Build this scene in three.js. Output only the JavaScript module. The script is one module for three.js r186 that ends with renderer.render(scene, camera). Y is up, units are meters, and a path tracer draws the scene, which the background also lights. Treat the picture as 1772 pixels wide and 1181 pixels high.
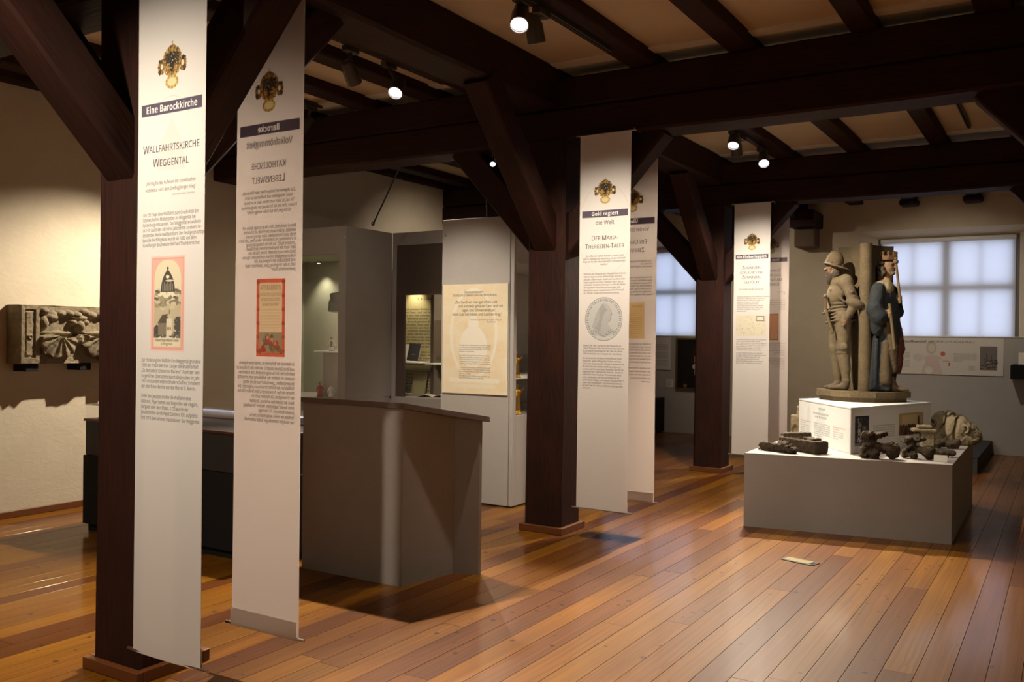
import * as THREE from 'three';
import { RoundedBoxGeometry } from 'three/addons/geometries/RoundedBoxGeometry.js';
import { mergeGeometries, toCreasedNormals } from 'three/addons/utils/BufferGeometryUtils.js';
import { ImprovedNoise } from 'three/addons/math/ImprovedNoise.js';
import { RectAreaLightUniformsLib } from 'three/addons/lights/RectAreaLightUniformsLib.js';
RectAreaLightUniformsLib.init();

// ---------- camera, sky, exposure ----------
const scene = new THREE.Scene();
const renderer = new THREE.WebGLRenderer({ antialias: true });
renderer.toneMapping = THREE.LinearToneMapping;
renderer.toneMappingExposure = 0.94;
renderer.shadowMap.enabled = true;
const camera = new THREE.PerspectiveCamera(41.31, 1772 / 1181, 0.05, 100);
{
  const pitch = 0.0042, roll = 0.0117, yaw = 0.553;
  camera.position.set(0, 1.6, 0);
  camera.rotation.order = 'YXZ';
  camera.rotation.set(pitch * -1, yaw, roll);
}
scene.background = new THREE.Color().setRGB(0.64, 0.74, 1.0);   // overcast daylight outside the windows
scene.backgroundIntensity = 2.3;
const LAMP_COLOR = new THREE.Color().setRGB(1.0, 0.87, 0.70);
const LAMP = 1.0;                                               // overall lamp strength

// ---------- helpers ----------
let seed = 7;
const rnd = () => { seed = (seed * 1664525 + 1013904223) >>> 0; return seed / 4294967296; };
const rr = (a, b) => a + (b - a) * rnd();
const perlin = new ImprovedNoise();
const noise = (x, y, z = 0) => perlin.noise(x, y, z);
const fbm = (x, y, z = 0) => noise(x, y, z) + 0.5 * noise(2.1 * x, 2.1 * y, 2.1 * z + 3) + 0.25 * noise(4.3 * x, 4.3 * y, 4.3 * z + 7);
const V = (x, y, z) => new THREE.Vector3(x, y, z);
const taken = {};
function numbered(name) {
  const n = taken[name] = (taken[name] ?? -1) + 1;
  return n ? name + '_' + String(n).padStart(3, '0') : name;
}
function shade(o) { o.traverse((m) => { if (m.isMesh) { m.castShadow = true; m.receiveShadow = true; } }); return o; }
function mesh(name, geo, mat, parent) {
  const m = new THREE.Mesh(geo, mat);
  m.name = parent ? name : numbered(name);
  m.castShadow = m.receiveShadow = true;
  (parent || scene).add(m);
  return m;
}
function tag(o, label, category, group) {
  o.userData.label = label; o.userData.category = category;
  if (group) o.userData.group = group;
  return o;
}
function thing(name, label, category, pos = [0, 0, 0], turn = 0, group) {
  const g = new THREE.Group();
  g.name = numbered(name); g.position.set(...pos); g.rotation.y = turn;
  scene.add(g);
  return tag(g, label, category, group);
}
function structure(name, geo, mat) {
  const m = geo ? new THREE.Mesh(geo, mat) : new THREE.Group();
  m.name = name; m.userData.kind = 'structure'; m.castShadow = m.receiveShadow = true;
  scene.add(m);
  return m;
}
// box from corner to corner, uv in metres
function boxUV(g, s = 1) {
  const p = g.attributes.position, n = g.attributes.normal, uv = new Float32Array(p.count * 2);
  for (let i = 0; i < p.count; i++) {
    const ax = Math.abs(n.getX(i)), ay = Math.abs(n.getY(i)), az = Math.abs(n.getZ(i));
    const x = p.getX(i), y = p.getY(i), z = p.getZ(i);
    let u, v;
    if (ay >= ax && ay >= az) { u = x; v = z; } else if (ax >= az) { u = z; v = y; } else { u = x; v = y; }
    uv[2 * i] = u * s; uv[2 * i + 1] = v * s;
  }
  g.setAttribute('uv', new THREE.BufferAttribute(uv, 2));
  return g;
}
function bx(x0, x1, y0, y1, z0, z1) {
  const g = new THREE.BoxGeometry(x1 - x0, y1 - y0, z1 - z0);
  g.translate((x0 + x1) / 2, (y0 + y1) / 2, (z0 + z1) / 2);
  return boxUV(g);
}
function rbx(x0, x1, y0, y1, z0, z1, r = 0.004) {
  const w = x1 - x0, h = y1 - y0, d = z1 - z0;
  const g = new RoundedBoxGeometry(w, h, d, 2, Math.min(r, w / 2.1, h / 2.1, d / 2.1));
  g.translate((x0 + x1) / 2, (y0 + y1) / 2, (z0 + z1) / 2);
  return boxUV(g);
}
function cyl(r0, r1, h, seg = 24, open = false) { return new THREE.CylinderGeometry(r0, r1, h, seg, 1, open); }
function tubeBetween(a, b, r, seg = 10) {
  const d = b.clone().sub(a), g = new THREE.CylinderGeometry(r, r, d.length(), seg);
  g.applyQuaternion(new THREE.Quaternion().setFromUnitVectors(V(0, 1, 0), d.clone().normalize()));
  g.translate((a.x + b.x) / 2, (a.y + b.y) / 2, (a.z + b.z) / 2);
  return g;
}
// prism over a plan polygon ([x, z] pairs), from y0 to y1 (numbers, or functions of x and z)
function planPrism(pts, y0, y1) {
  const f0 = typeof y0 === 'function' ? y0 : () => y0, f1 = typeof y1 === 'function' ? y1 : () => y1;
  const tri = THREE.ShapeUtils.triangulateShape(pts.map(([x, z]) => new THREE.Vector2(x, -z)), []);
  const pos = [];
  const put = (x, y, z) => pos.push(x, y, z);
  const area = pts.reduce((s, [x, z], i) => { const [a, b] = pts[(i + 1) % pts.length]; return s + x * -b - a * -z; }, 0);
  for (const [a, b, c] of tri) {
    const o = [a, b, c];
    for (const i of o) put(pts[i][0], f1(...pts[i]), pts[i][1]);
    for (const i of [...o].reverse()) put(pts[i][0], f0(...pts[i]), pts[i][1]);
  }
  const n = pts.length;
  for (let i = 0; i < n; i++) {
    let A = pts[i], B = pts[(i + 1) % n];
    if (area < 0) [A, B] = [B, A];
    const a0 = f0(...A), a1 = f1(...A), b0 = f0(...B), b1 = f1(...B);
    put(A[0], a0, A[1]); put(B[0], b0, B[1]); put(B[0], b1, B[1]);
    put(A[0], a0, A[1]); put(B[0], b1, B[1]); put(A[0], a1, A[1]);
  }
  const g = new THREE.BufferGeometry();
  g.setAttribute('position', new THREE.Float32BufferAttribute(pos, 3));
  g.computeVertexNormals();
  return boxUV(g);
}
// hewn timber: chamfered section swept from a to b, slightly uneven; w across, h along "up"
function timber(a, b, w, h, up = V(0, 1, 0), rough = 0.006, step = 0.35) {
  const dir = b.clone().sub(a), L = dir.length(); dir.normalize();
  const side = dir.clone().cross(up).normalize(), u2 = side.clone().cross(dir).normalize();
  const c = Math.min(w, h) * 0.07, hw = w / 2, hh = h / 2;
  const sec = [[-hw + c, -hh], [hw - c, -hh], [hw, -hh + c], [hw, hh - c], [hw - c, hh], [-hw + c, hh], [-hw, hh - c], [-hw, -hh + c]];
  const per = [0]; for (let i = 1; i <= 8; i++) per.push(per[i - 1] + Math.hypot(sec[i % 8][0] - sec[i - 1][0], sec[i % 8][1] - sec[i - 1][1]));
  const N = Math.max(2, Math.round(L / step)), s0 = a.x * 3.1 + a.y * 1.7 + a.z * 2.3 + b.x;
  const P = (i, k) => {
    const t = i / N, [x, y] = sec[k % 8];
    const jx = rough * noise(t * L * 0.9 + s0, x > 0 ? 3 : 9, 0.5), jy = rough * noise(t * L * 0.9 + s0, y > 0 ? 15 : 21, 0.5);
    return a.clone().addScaledVector(dir, t * L).addScaledVector(side, x + jx).addScaledVector(u2, y + jy);
  };
  const pos = [], uv = [], quad = (p, q, r, s, t) => { for (const [v, w2] of [[p, t[0]], [q, t[1]], [r, t[2]], [p, t[0]], [r, t[2]], [s, t[3]]]) { pos.push(v.x, v.y, v.z); uv.push(...w2); } };
  const u0 = rnd(), v0 = rnd();
  for (let i = 0; i < N; i++) for (let k = 0; k < 8; k++) {
    const l0 = i / N * L + v0, l1 = (i + 1) / N * L + v0;
    quad(P(i, k), P(i, k + 1), P(i + 1, k + 1), P(i + 1, k), [[per[k] + u0, l0], [per[k + 1] + u0, l0], [per[k + 1] + u0, l1], [per[k] + u0, l1]]);
  }
  for (const [i, flip] of [[0, 1], [N, 0]]) for (let k = 1; k < 7; k++) {
    const t = [P(i, 0), P(i, k), P(i, k + 1)]; if (flip) t.reverse();
    for (const v of t) { pos.push(v.x, v.y, v.z); uv.push(v.dot(side), v.dot(u2)); }
  }
  const g = new THREE.BufferGeometry();
  g.setAttribute('position', new THREE.Float32BufferAttribute(pos, 3));
  g.setAttribute('uv', new THREE.Float32BufferAttribute(uv, 2));
  g.computeVertexNormals();
  return toCreasedNormals(g, 0.35);
}

// ---------- textures ----------
function dataTex(w, h, f, srgb = true) {
  const d = new Uint8Array(w * h * 4);
  for (let y = 0; y < h; y++) for (let x = 0; x < w; x++) {
    const c = f(x / w, y / h, x, y), i = 4 * (y * w + x);
    for (let k = 0; k < 3; k++) d[i + k] = Math.max(0, Math.min(255, c[k] * 255));
    d[i + 3] = 255;
  }
  const t = new THREE.DataTexture(d, w, h, THREE.RGBAFormat);
  t.wrapS = t.wrapT = THREE.RepeatWrapping; t.magFilter = THREE.LinearFilter; t.minFilter = THREE.LinearMipmapLinearFilter; t.generateMipmaps = true;
  if (srgb) t.colorSpace = THREE.SRGBColorSpace;
  t.needsUpdate = true;
  return t;
}
const mixc = (a, b, t) => [a[0] + (b[0] - a[0]) * t, a[1] + (b[1] - a[1]) * t, a[2] + (b[2] - a[2]) * t];
const smooth = (a, b, x) => { const t = Math.max(0, Math.min(1, (x - a) / (b - a))); return t * t * (3 - 2 * t); };
// noise that repeats over a period: blend of four shifted samples
function tileNoise(u, v, fu, fv, k = 0) {
  const a = noise(u * fu, v * fv, k), b = noise((u - 1) * fu, v * fv, k), c = noise(u * fu, (v - 1) * fv, k), d = noise((u - 1) * fu, (v - 1) * fv, k);
  return (a * (1 - u) + b * u) * (1 - v) + (c * (1 - u) + d * u) * v;
}
function canvasTex(w, h, draw) {
  const c = document.createElement('canvas'); c.width = w; c.height = h;
  draw(c.getContext('2d'), w, h);
  const t = new THREE.CanvasTexture(c); t.colorSpace = THREE.SRGBColorSpace; t.anisotropy = 8;
  return t;
}
// old dark-stained oak: u across the grain, v along it (1 m by 2 m)
const oakTone = (u, v) => {
  const w = tileNoise(u, v, 4, 2, 1) * 0.1;
  const g = tileNoise((u + w + 1) % 1, v, 60, 5, 2), g2 = tileNoise(u, v, 170, 9, 5), big = tileNoise(u, v, 5, 3, 9);
  const crack = smooth(0.42, 0.56, tileNoise((u + w + 1) % 1, v, 26, 1.6, 14));
  return [g, g2, big, crack];
};
const oakMap = dataTex(512, 1024, (u, v) => {
  const [g, g2, big, crack] = oakTone(u, v);
  const t = 0.5 + 0.45 * g + 0.2 * g2 + 0.4 * big;
  let c = mixc([0.11, 0.05, 0.032], [0.245, 0.112, 0.064], t);
  return mixc(c, [0.05, 0.025, 0.02], crack * 0.8);
});
const oakBump = dataTex(512, 1024, (u, v) => { const [g, g2, big, crack] = oakTone(u, v); const t = 0.6 + 0.25 * g + 0.15 * g2 + 0.1 * big - 0.6 * crack; return [t, t, t]; }, false);
// pine floor: v along the board (0.6 m by 4 m), with knots
const knots = Array.from({ length: 70 }, () => [rnd(), rnd(), 0.003 + 0.017 * rnd() ** 2.5, rr(0.45, 1)]);
const pineTone = (u, v) => {
  let wob = 0, kn = 0;
  for (const [ku, kv, kr, ks] of knots) {
    let du = u - ku, dv = v - kv; du -= Math.round(du); dv -= Math.round(dv);
    const x = du * 0.6, y = dv * 4, d = Math.hypot(x * 0.8, y * 0.8);
    if (d < 0.12) { wob += Math.sign(x || 1) * 0.012 * Math.exp(-((d / 0.03) ** 2)); kn = Math.max(kn, ks * smooth(kr * 0.9, kr * 0.35, d)); }
  }
  const uu = ((u + wob + 0.05 * tileNoise(u, v, 3, 3, 4)) % 1 + 1) % 1;
  return [tileNoise(uu, v, 42, 2.5, 1), tileNoise(uu, v, 130, 8, 2), tileNoise(u, v, 4, 5, 3), kn];
};
const pineMap = dataTex(512, 1536, (u, v) => {
  const [g, g2, big, kn] = pineTone(u, v);
  let c = mixc([0.54, 0.33, 0.09], [0.76, 0.50, 0.14], 0.5 + 0.55 * g + 0.25 * g2 + 0.5 * big);
  return mixc(c, [0.22, 0.105, 0.04], kn * 0.85);
});
const plasterBump = dataTex(1024, 1024, (u, v) => {
  const a = tileNoise(u, v, 6, 6, 1), b = tileNoise(u, v, 16, 24, 2), c = tileNoise(u, v, 60, 60, 3), r = 1 - Math.abs(tileNoise(u, v, 9, 16, 6)) * 2;
  const t = 0.5 + 0.22 * a + 0.16 * b + 0.06 * c + 0.09 * smooth(0.75, 1, r); return [t, t, t];
}, false);
const plasterMap = dataTex(512, 512, (u, v) => { const t = 0.5 + 0.4 * tileNoise(u, v, 5, 5, 11) + 0.2 * tileNoise(u, v, 30, 30, 12); return mixc([0.80, 0.74, 0.64], [0.86, 0.81, 0.71], t); });
const speckMap = (a, b) => dataTex(256, 256, (u, v) => mixc(a, b, 0.5 + 0.5 * tileNoise(u, v, 90, 90, 3) + 0.3 * tileNoise(u, v, 7, 7, 5)));
const stoneMap = dataTex(512, 512, (u, v) => { const t = 0.5 + 0.5 * tileNoise(u, v, 6, 6, 21) + 0.35 * tileNoise(u, v, 40, 40, 22) + 0.2 * tileNoise(u, v, 110, 110, 23); return mixc([0.42, 0.37, 0.29], [0.62, 0.56, 0.44], t); });
const stoneBump = dataTex(512, 512, (u, v) => { const t = 0.5 + 0.25 * tileNoise(u, v, 30, 30, 31) + 0.25 * tileNoise(u, v, 90, 90, 32); return [t, t, t]; }, false);

const std = (o) => new THREE.MeshStandardMaterial(o);
const phys = (o) => new THREE.MeshPhysicalMaterial(o);
const M = {
  oak: phys({ map: oakMap, bumpMap: oakBump, bumpScale: 0.006, roughness: 0.68, specularIntensity: 0.5, clearcoat: 0.0 }),
  plaster: std({ map: plasterMap, bumpMap: plasterBump, bumpScale: 0.0035, roughness: 0.95 }),
  ceiling: std({ map: plasterMap, color: 0xf0e8dc, roughness: 0.95 }),
  cove: std({ color: 0xd9d2c4, roughness: 0.9 }),
  subfloor: std({ color: 0x1a0f0a, roughness: 1 }),
  skirting: phys({ color: 0x6b3b18, roughness: 0.5, clearcoat: 0.25, clearcoatRoughness: 0.3 }),
  grey: std({ map: speckMap([0.66, 0.64, 0.62], [0.72, 0.70, 0.68]), roughness: 0.7 }),
  greyDark: std({ map: speckMap([0.55, 0.52, 0.50], [0.61, 0.58, 0.555]), roughness: 0.75 }),
  white: std({ color: 0xe4e2de, roughness: 0.6 }),
  black: std({ color: 0x0c0b0c, roughness: 0.5 }),
  blackMatt: std({ color: 0x0a090a, roughness: 0.9 }),
  steel: std({ color: 0xb9b6b0, metalness: 1, roughness: 0.35 }),
  lampGrey: std({ color: 0x4c463f, metalness: 0.3, roughness: 0.45 }),
  statueStone: std({ map: stoneMap, color: 0xb5ad9f, bumpMap: stoneBump, bumpScale: 0.003, roughness: 0.92 }),
  brass: std({ color: 0x8f7d4a, metalness: 0.9, roughness: 0.4 }),
  gold: std({ color: 0xb0832e, metalness: 0.9, roughness: 0.4 }),
  glass: phys({ color: 0xffffff, transmission: 1, thickness: 0, roughness: 0.02, ior: 1.5 }),
  stone: std({ map: stoneMap, bumpMap: stoneBump, bumpScale: 0.003, roughness: 0.92 }),
  darkStone: std({ map: stoneMap, color: 0x82776b, bumpMap: stoneBump, bumpScale: 0.004, roughness: 0.95 }),
  lens: std({ color: 0xffffff, emissive: 0xf4f0ff, emissiveIntensity: 6, roughness: 0.3 }),
  paper: std({ color: 0xe9e4d6, roughness: 0.9 }),
};
// ---------- room shell ----------
const X0 = -7.72, X1 = 4.3, ZF = -14.7, ZN = 3.2, HC = 3.8;
{
  // floor: pine boards laid along z
  const fl = structure('floor');
  mesh('subfloor', bx(X0 - 0.3, X1 + 0.3, -0.12, -0.024, ZF - 0.3, ZN + 0.3), M.subfloor, fl);
  const tones = [[1, 0.97, 0.9], [0.82, 0.71, 0.55], [0.95, 0.88, 0.75], [0.66, 0.5, 0.36], [0.9, 0.8, 0.65], [0.74, 0.62, 0.45], [0.5, 0.34, 0.24]];
  const mats = tones.map((t) => phys({ map: pineMap, color: new THREE.Color().setRGB(t[0] * 0.54, t[1] * 0.56, t[2] * 0.2), roughness: 0.55, specularIntensity: 0.3, clearcoat: 0.5, clearcoatRoughness: 0.13, bumpMap: plasterBump, bumpScale: 0.0004 }));
  const board = (x0, x1, z0, z1) => {
    const c = 0.0003, y0 = -0.024, y1 = rr(-0.0004, 0.0002);
    const sec = [[x0, y0], [x1, y0], [x1, y1 - c], [x1 - c, y1], [x0 + c, y1], [x0, y1 - c]];
    const pos = [], uv = [], u0 = rnd() * 3, v0 = rnd() * 5;
    const q = (a, b) => { for (const [p, z] of [[a, z1], [b, z1], [b, z0], [a, z1], [b, z0], [a, z0]]) { pos.push(p[0], p[1], z); uv.push((p[0] - x0) / 0.6 + u0, z / 4 + v0); } };
    for (let k = 1; k < 6; k++) q(sec[k], sec[(k + 1) % 6]);
    for (const [z, f] of [[z1, 0], [z0, 1]]) for (let k = 1; k < 5; k++) { const t = [sec[0], sec[k], sec[k + 1]]; if (f) t.reverse(); for (const p of t) { pos.push(p[0], p[1], z); uv.push(u0, v0); } }
    const g = new THREE.BufferGeometry();
    g.setAttribute('position', new THREE.Float32BufferAttribute(pos, 3)); g.setAttribute('uv', new THREE.Float32BufferAttribute(uv, 2));
    g.computeVertexNormals();
    return g;
  };
  const W = 0.1465, gap = 0.0013, far = [];
  let row = 0;
  for (let x = -1.205 - W * 45; x < X1; x += W, row++) {
    const xa = Math.max(x, X0) + gap, xb = Math.min(x + W, X1) - gap;
    if (xb - xa < 0.02) continue;
    let z = ZF;
    const cuts = [ZF];
    const first = ZF + rr(1.2, 4.4); cuts.push(first);
    while (cuts[cuts.length - 1] < -0.4) cuts.push(cuts[cuts.length - 1] + rr(3.6, 4.9));
    if (Math.abs(x + 1.3515) < 0.01) cuts.splice(0, cuts.length, ZF, -9.6, -4.2, -0.2);
    for (let i = 0; i + 1 < cuts.length; i++) {
      const z0 = cuts[i] + gap, z1 = Math.min(cuts[i + 1], ZN) - gap;
      if (x > 0.3 || z0 > -0.3) far.push(board(xa, xb, z0, z1));
      else mesh('floorboard', board(xa, xb, z0, z1), mats[Math.floor(rnd() ** 1.3 * mats.length)], fl);
    }
    if (cuts[cuts.length - 1] < ZN) far.push(board(xa, xb, cuts[cuts.length - 1] + gap, ZN));
  }
  const rest = mesh('floorboards', mergeGeometries(far), mats[2], fl); rest.userData.kind = 'stuff';

  // left wall (plaster up to the timber partition), right wall, wall behind the viewer
  const wl = structure('wall_left');
  mesh('plaster', bx(X0 - 0.4, X0, -0.1, 4.0, -10.7, ZN), M.plaster, wl);
  structure('wall_left_back', bx(X0 - 0.4, X0 - 0.1, -0.1, 4.0, ZF - 0.4, -10.7), M.oak);
  structure('trim_1', timber(V(X0 - 0.06, 3.86, ZF), V(X0 - 0.06, 3.86, ZN), 0.34, 0.3), M.oak);
  structure('wall_right', bx(X1, X1 + 0.4, -0.1, 4.0, ZF - 0.4, ZN + 0.4), M.plaster);
  structure('wall_near', bx(X0 - 0.4, X1, -0.1, 4.0, ZN, ZN + 0.4), M.plaster);
  structure('baseboard_left', rbx(X0, X0 + 0.022, 0, 0.06, -7.1, ZN, 0.006), M.skirting);

  // far wall with two window openings (recesses splayed around the frames)
  const wf = structure('wall_far');
  const wins = [[-7.28, -5.46], [-2.53, -0.68]], y0 = 1.62, y1 = 3.19;
  const SP = 0.24, TP = 0.1;                                     // splay of the jambs and of the head
  const piece = (a, b, c, d, z0 = ZF - 0.4, z1 = ZF) => mesh('plaster', bx(a, b, c, d, z0, z1), M.plaster, wf);
  let xl = X0 - 0.4;
  for (const [a, b] of wins) {
    const l = Math.max(a - 0.04 - SP, X0), r = b + 0.04 + SP;
    piece(xl, l, 0, 4.0); piece(l, r, 0, y0); piece(l, r, y1 + TP, 4.0); piece(l, r, y1, y1 + TP, ZF - 0.4, ZF - 0.28);
    mesh('splayed_jamb', planPrism([[l, ZF], [l, ZF - 0.4], [a - 0.04, ZF - 0.4], [a - 0.04, ZF - 0.27]], y0, y1 + TP), M.plaster, wf);
    mesh('splayed_jamb', planPrism([[r, ZF], [b + 0.04, ZF - 0.27], [b + 0.04, ZF - 0.4], [r, ZF - 0.4]], y0, y1 + TP), M.plaster, wf);
    const hd = planPrism([[y1, ZF - 0.28], [y1 + TP, ZF - 0.28], [y1 + TP, ZF]], l, r);   // built lying, then stood up
    const hp = hd.attributes.position; for (let i = 0; i < hp.count; i++) { const u = hp.getX(i), v = hp.getY(i); hp.setX(i, v); hp.setY(i, u); }
    const ar = hp.array; for (let i = 0; i < ar.length; i += 9) for (let k = 0; k < 3; k++) [ar[i + k], ar[i + 3 + k]] = [ar[i + 3 + k], ar[i + k]];
    hd.computeVertexNormals(); mesh('splayed_head', boxUV(hd), M.plaster, wf);
    xl = r;
  }
  piece(xl, X1, 0, 4.0);
  const frameM = std({ color: 0x6f665c, roughness: 0.6 });
  const blindM = phys({ color: 0xf2f2f4, transmission: 0.55, thickness: 0, roughness: 1, side: THREE.DoubleSide });
  wins.forEach(([a, b], i) => {
    const w = structure('window_' + (i + 1));
    const z = ZF - 0.31, mx = (a + b) / 2, my = 2.42;
    const bar = (name, p, q, r, s, dz = 0.05) => mesh(name, rbx(p, q, r, s, z - dz, z, 0.006), frameM, w);
    bar('frame', a - 0.04, a + 0.06, y0, y1); bar('frame', b - 0.06, b + 0.04, y0, y1);
    bar('frame', a + 0.06, b - 0.06, y1 - 0.1, y1); bar('frame', a + 0.06, b - 0.06, y0, y0 + 0.06);
    bar('mullion', mx - 0.065, mx + 0.065, y0 + 0.06, y1 - 0.1); bar('transom', a + 0.06, mx - 0.055, my - 0.055, my + 0.055); bar('transom', mx + 0.055, b - 0.06, my - 0.05, my + 0.05);
    for (const [p, q] of [[a + 0.06, mx - 0.055], [mx + 0.055, b - 0.06]]) for (const [r, s] of [[y0 + 0.06, my - 0.05], [my + 0.05, y1 - 0.1]]) {
      bar('glazing_bar', (p + q) / 2 - 0.012, (p + q) / 2 + 0.012, r, s, 0.03);
      for (const [pp, qq] of [[p, (p + q) / 2 - 0.012], [(p + q) / 2 + 0.012, q]]) mesh('pane', bx(pp, qq, r, s, z - 0.034, z - 0.03), M.glass, w);
    }
    const bl = new THREE.PlaneGeometry(b - a - 0.02, y1 - y0 - 0.11);
    bl.translate(mx, (y0 + y1) / 2 - 0.025, z + 0.038);
    mesh('blind', bl, blindM, w);
    mesh('blind_roller', tubeBetween(V(a + 0.005, y1 - 0.045, z + 0.05), V(b - 0.005, y1 - 0.045, z + 0.05), 0.035, 16), M.white, w);
  });

  // ceiling: plastered panels between joists that run along z
  const ce = structure('ceiling');
  mesh('deck', bx(X0 - 0.3, X1 + 0.3, HC + 0.03, HC + 0.2, ZF - 0.3, ZN + 0.3), M.blackMatt, ce);
  const jx = [[-7.35, -7.15], [-6.55, -6.35], [-5.72, -5.52], [-5.0, -4.8], [-4.5, -4.32], [-2.96, -2.74], [-2.17, -1.975], [-1.31, -1.14], [-0.55, -0.34], [1.3, 1.5], [2.1, 2.3], [2.95, 3.15]];
  for (const [a, b] of jx) mesh('joist', timber(V((a + b) / 2, HC, ZF), V((a + b) / 2, HC, ZN), b - a, 0.18), M.oak, ce);
  const edges = [X0, ...jx.flat(), X1];
  const zs = [ZF, -10.725, -6.635, -2.8, 1.1, ZN];
  for (let k = 0; k < edges.length; k += 2) for (let i = 0; i + 1 < zs.length; i++) {
    const a = edges[k], b = edges[k + 1], z0 = zs[i], z1 = zs[i + 1], zm = z0 + (z1 - z0) * 0.56;
    mesh('ceiling_panel', bx(a + 0.001, b - 0.001, HC, HC + 0.03, z0, zm - 0.003), M.ceiling, ce);
    mesh('ceiling_panel', bx(a + 0.001, b - 0.001, HC, HC + 0.03, zm + 0.003, z1), M.ceiling, ce);
    if (i > 0) mesh('edge_strip', bx(a + 0.001, b - 0.001, HC - 0.012, HC, z0 + 0.17, z0 + 0.3), M.cove, ce);
  }
  for (const x of [-2.07, -1.22, -0.45]) mesh('joist_end', rbx(x - 0.13, x + 0.13, 3.62, 3.72, ZF, ZF + 0.25, 0.04), M.oak, ce);
}

// ---------- timber frame: posts with braces, tie beams, long beams ----------
function post(x, z, label) {
  const t = thing('timber_post', label, 'post', [x, 0, z]);
  mesh('shaft', timber(V(0, 0, 0), V(0, 3.215, 0), 0.345, 0.345, V(0, 0, 1), 0.008), M.oak, t);
  const bb = (name, g) => mesh(name, g, M.skirting, t), o = 0.205, i = 0.168;
  bb('base_board', rbx(-o, o, 0, 0.056, i, o, 0.005)); bb('base_board', rbx(-o, o, 0, 0.056, -o, -i, 0.005));
  bb('base_board', rbx(i, o, 0, 0.056, -i, i, 0.005)); bb('base_board', rbx(-o, -i, 0, 0.056, -i, i, 0.005));
  // braces along the tie beam (x) and along the long beam (z)
  for (const s of [-1, 1]) {
    mesh('brace', timber(V(s * 0.06, 2.33, 0), V(s * 0.92, 3.26, 0), 0.23, 0.2, V(0, 0, 1), 0.006), M.oak, t);
    mesh('brace', timber(V(0, 2.36, s * 0.08), V(0, 3.50, s * 1.16), 0.2, 0.21, V(1, 0, 0), 0.006), M.oak, t);
  }
  return t;
}
const PZ = [-2.8, -6.635, -10.725], PX = [-3.78, -3.68, -3.73];
post(PX[0], PZ[0], 'dark timber post nearest the viewer, beside the Barockkirche banner');
post(PX[1], PZ[1], 'dark timber post in the middle, beside the coin banner');
post(PX[2], PZ[2], 'dark timber post farthest back, beside the Flickenteppich banner');
post(0.45, PZ[1], 'dark timber post on the right whose brace reaches into view');
post(0.45, PZ[2], 'dark timber post farthest right with a brace before the window wall');
post(0.45, PZ[0], 'dark timber post on the near right outside the picture');
function tie(z, label) {
  const t = thing('tie_beam', label, 'beam', [0, 0, z]);
  mesh('lower_timber', timber(V(X0 - 0.1, 3.337, 0), V(X1, 3.337, 0), 0.33, 0.25, V(0, 1, 0), 0.012), M.oak, t);
  mesh('upper_timber', timber(V(X0 - 0.1, 3.591, 0), V(X1, 3.591, 0), 0.315, 0.245, V(0, 1, 0), 0.012), M.oak, t);
}
tie(PZ[0], 'dark double cross beam overhead at the nearest post');
tie(PZ[1], 'dark double cross beam over the coin banner and middle post');
tie(PZ[2], 'dark double cross beam farthest back in front of the window wall');
tie(1.1, 'dark double cross beam behind the viewer');
function longBeam(x, label) {
  const t = thing('long_beam', label, 'beam', [x, 0, 0]);
  mesh('timber', timber(V(0, 3.64, ZF + 0.01), V(0, 3.64, ZN), 0.34, 0.345, V(0, 1, 0), 0.012), M.oak, t);
}
longBeam(-3.75, 'dark lengthwise beam overhead above the row of banner posts');
longBeam(0.45, 'dark lengthwise beam overhead on the right');
// ---------- track lights ----------
function track(x, y, z0, z1, label) {
  const t = thing('light_track', label, 'light track', [x, y, (z0 + z1) / 2]);
  const L = (z1 - z0) / 2;
  mesh('rail', rbx(-0.018, 0.018, -0.034, 0, -L, L, 0.004), M.lampGrey, t);
  mesh('end_cap', rbx(-0.021, 0.021, -0.038, 0, L - 0.03, L + 0.004, 0.004), M.black, t);
  mesh('slot', bx(-0.006, 0.006, -0.0355, -0.033, -L, L - 0.03), M.blackMatt, t);
}
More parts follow.
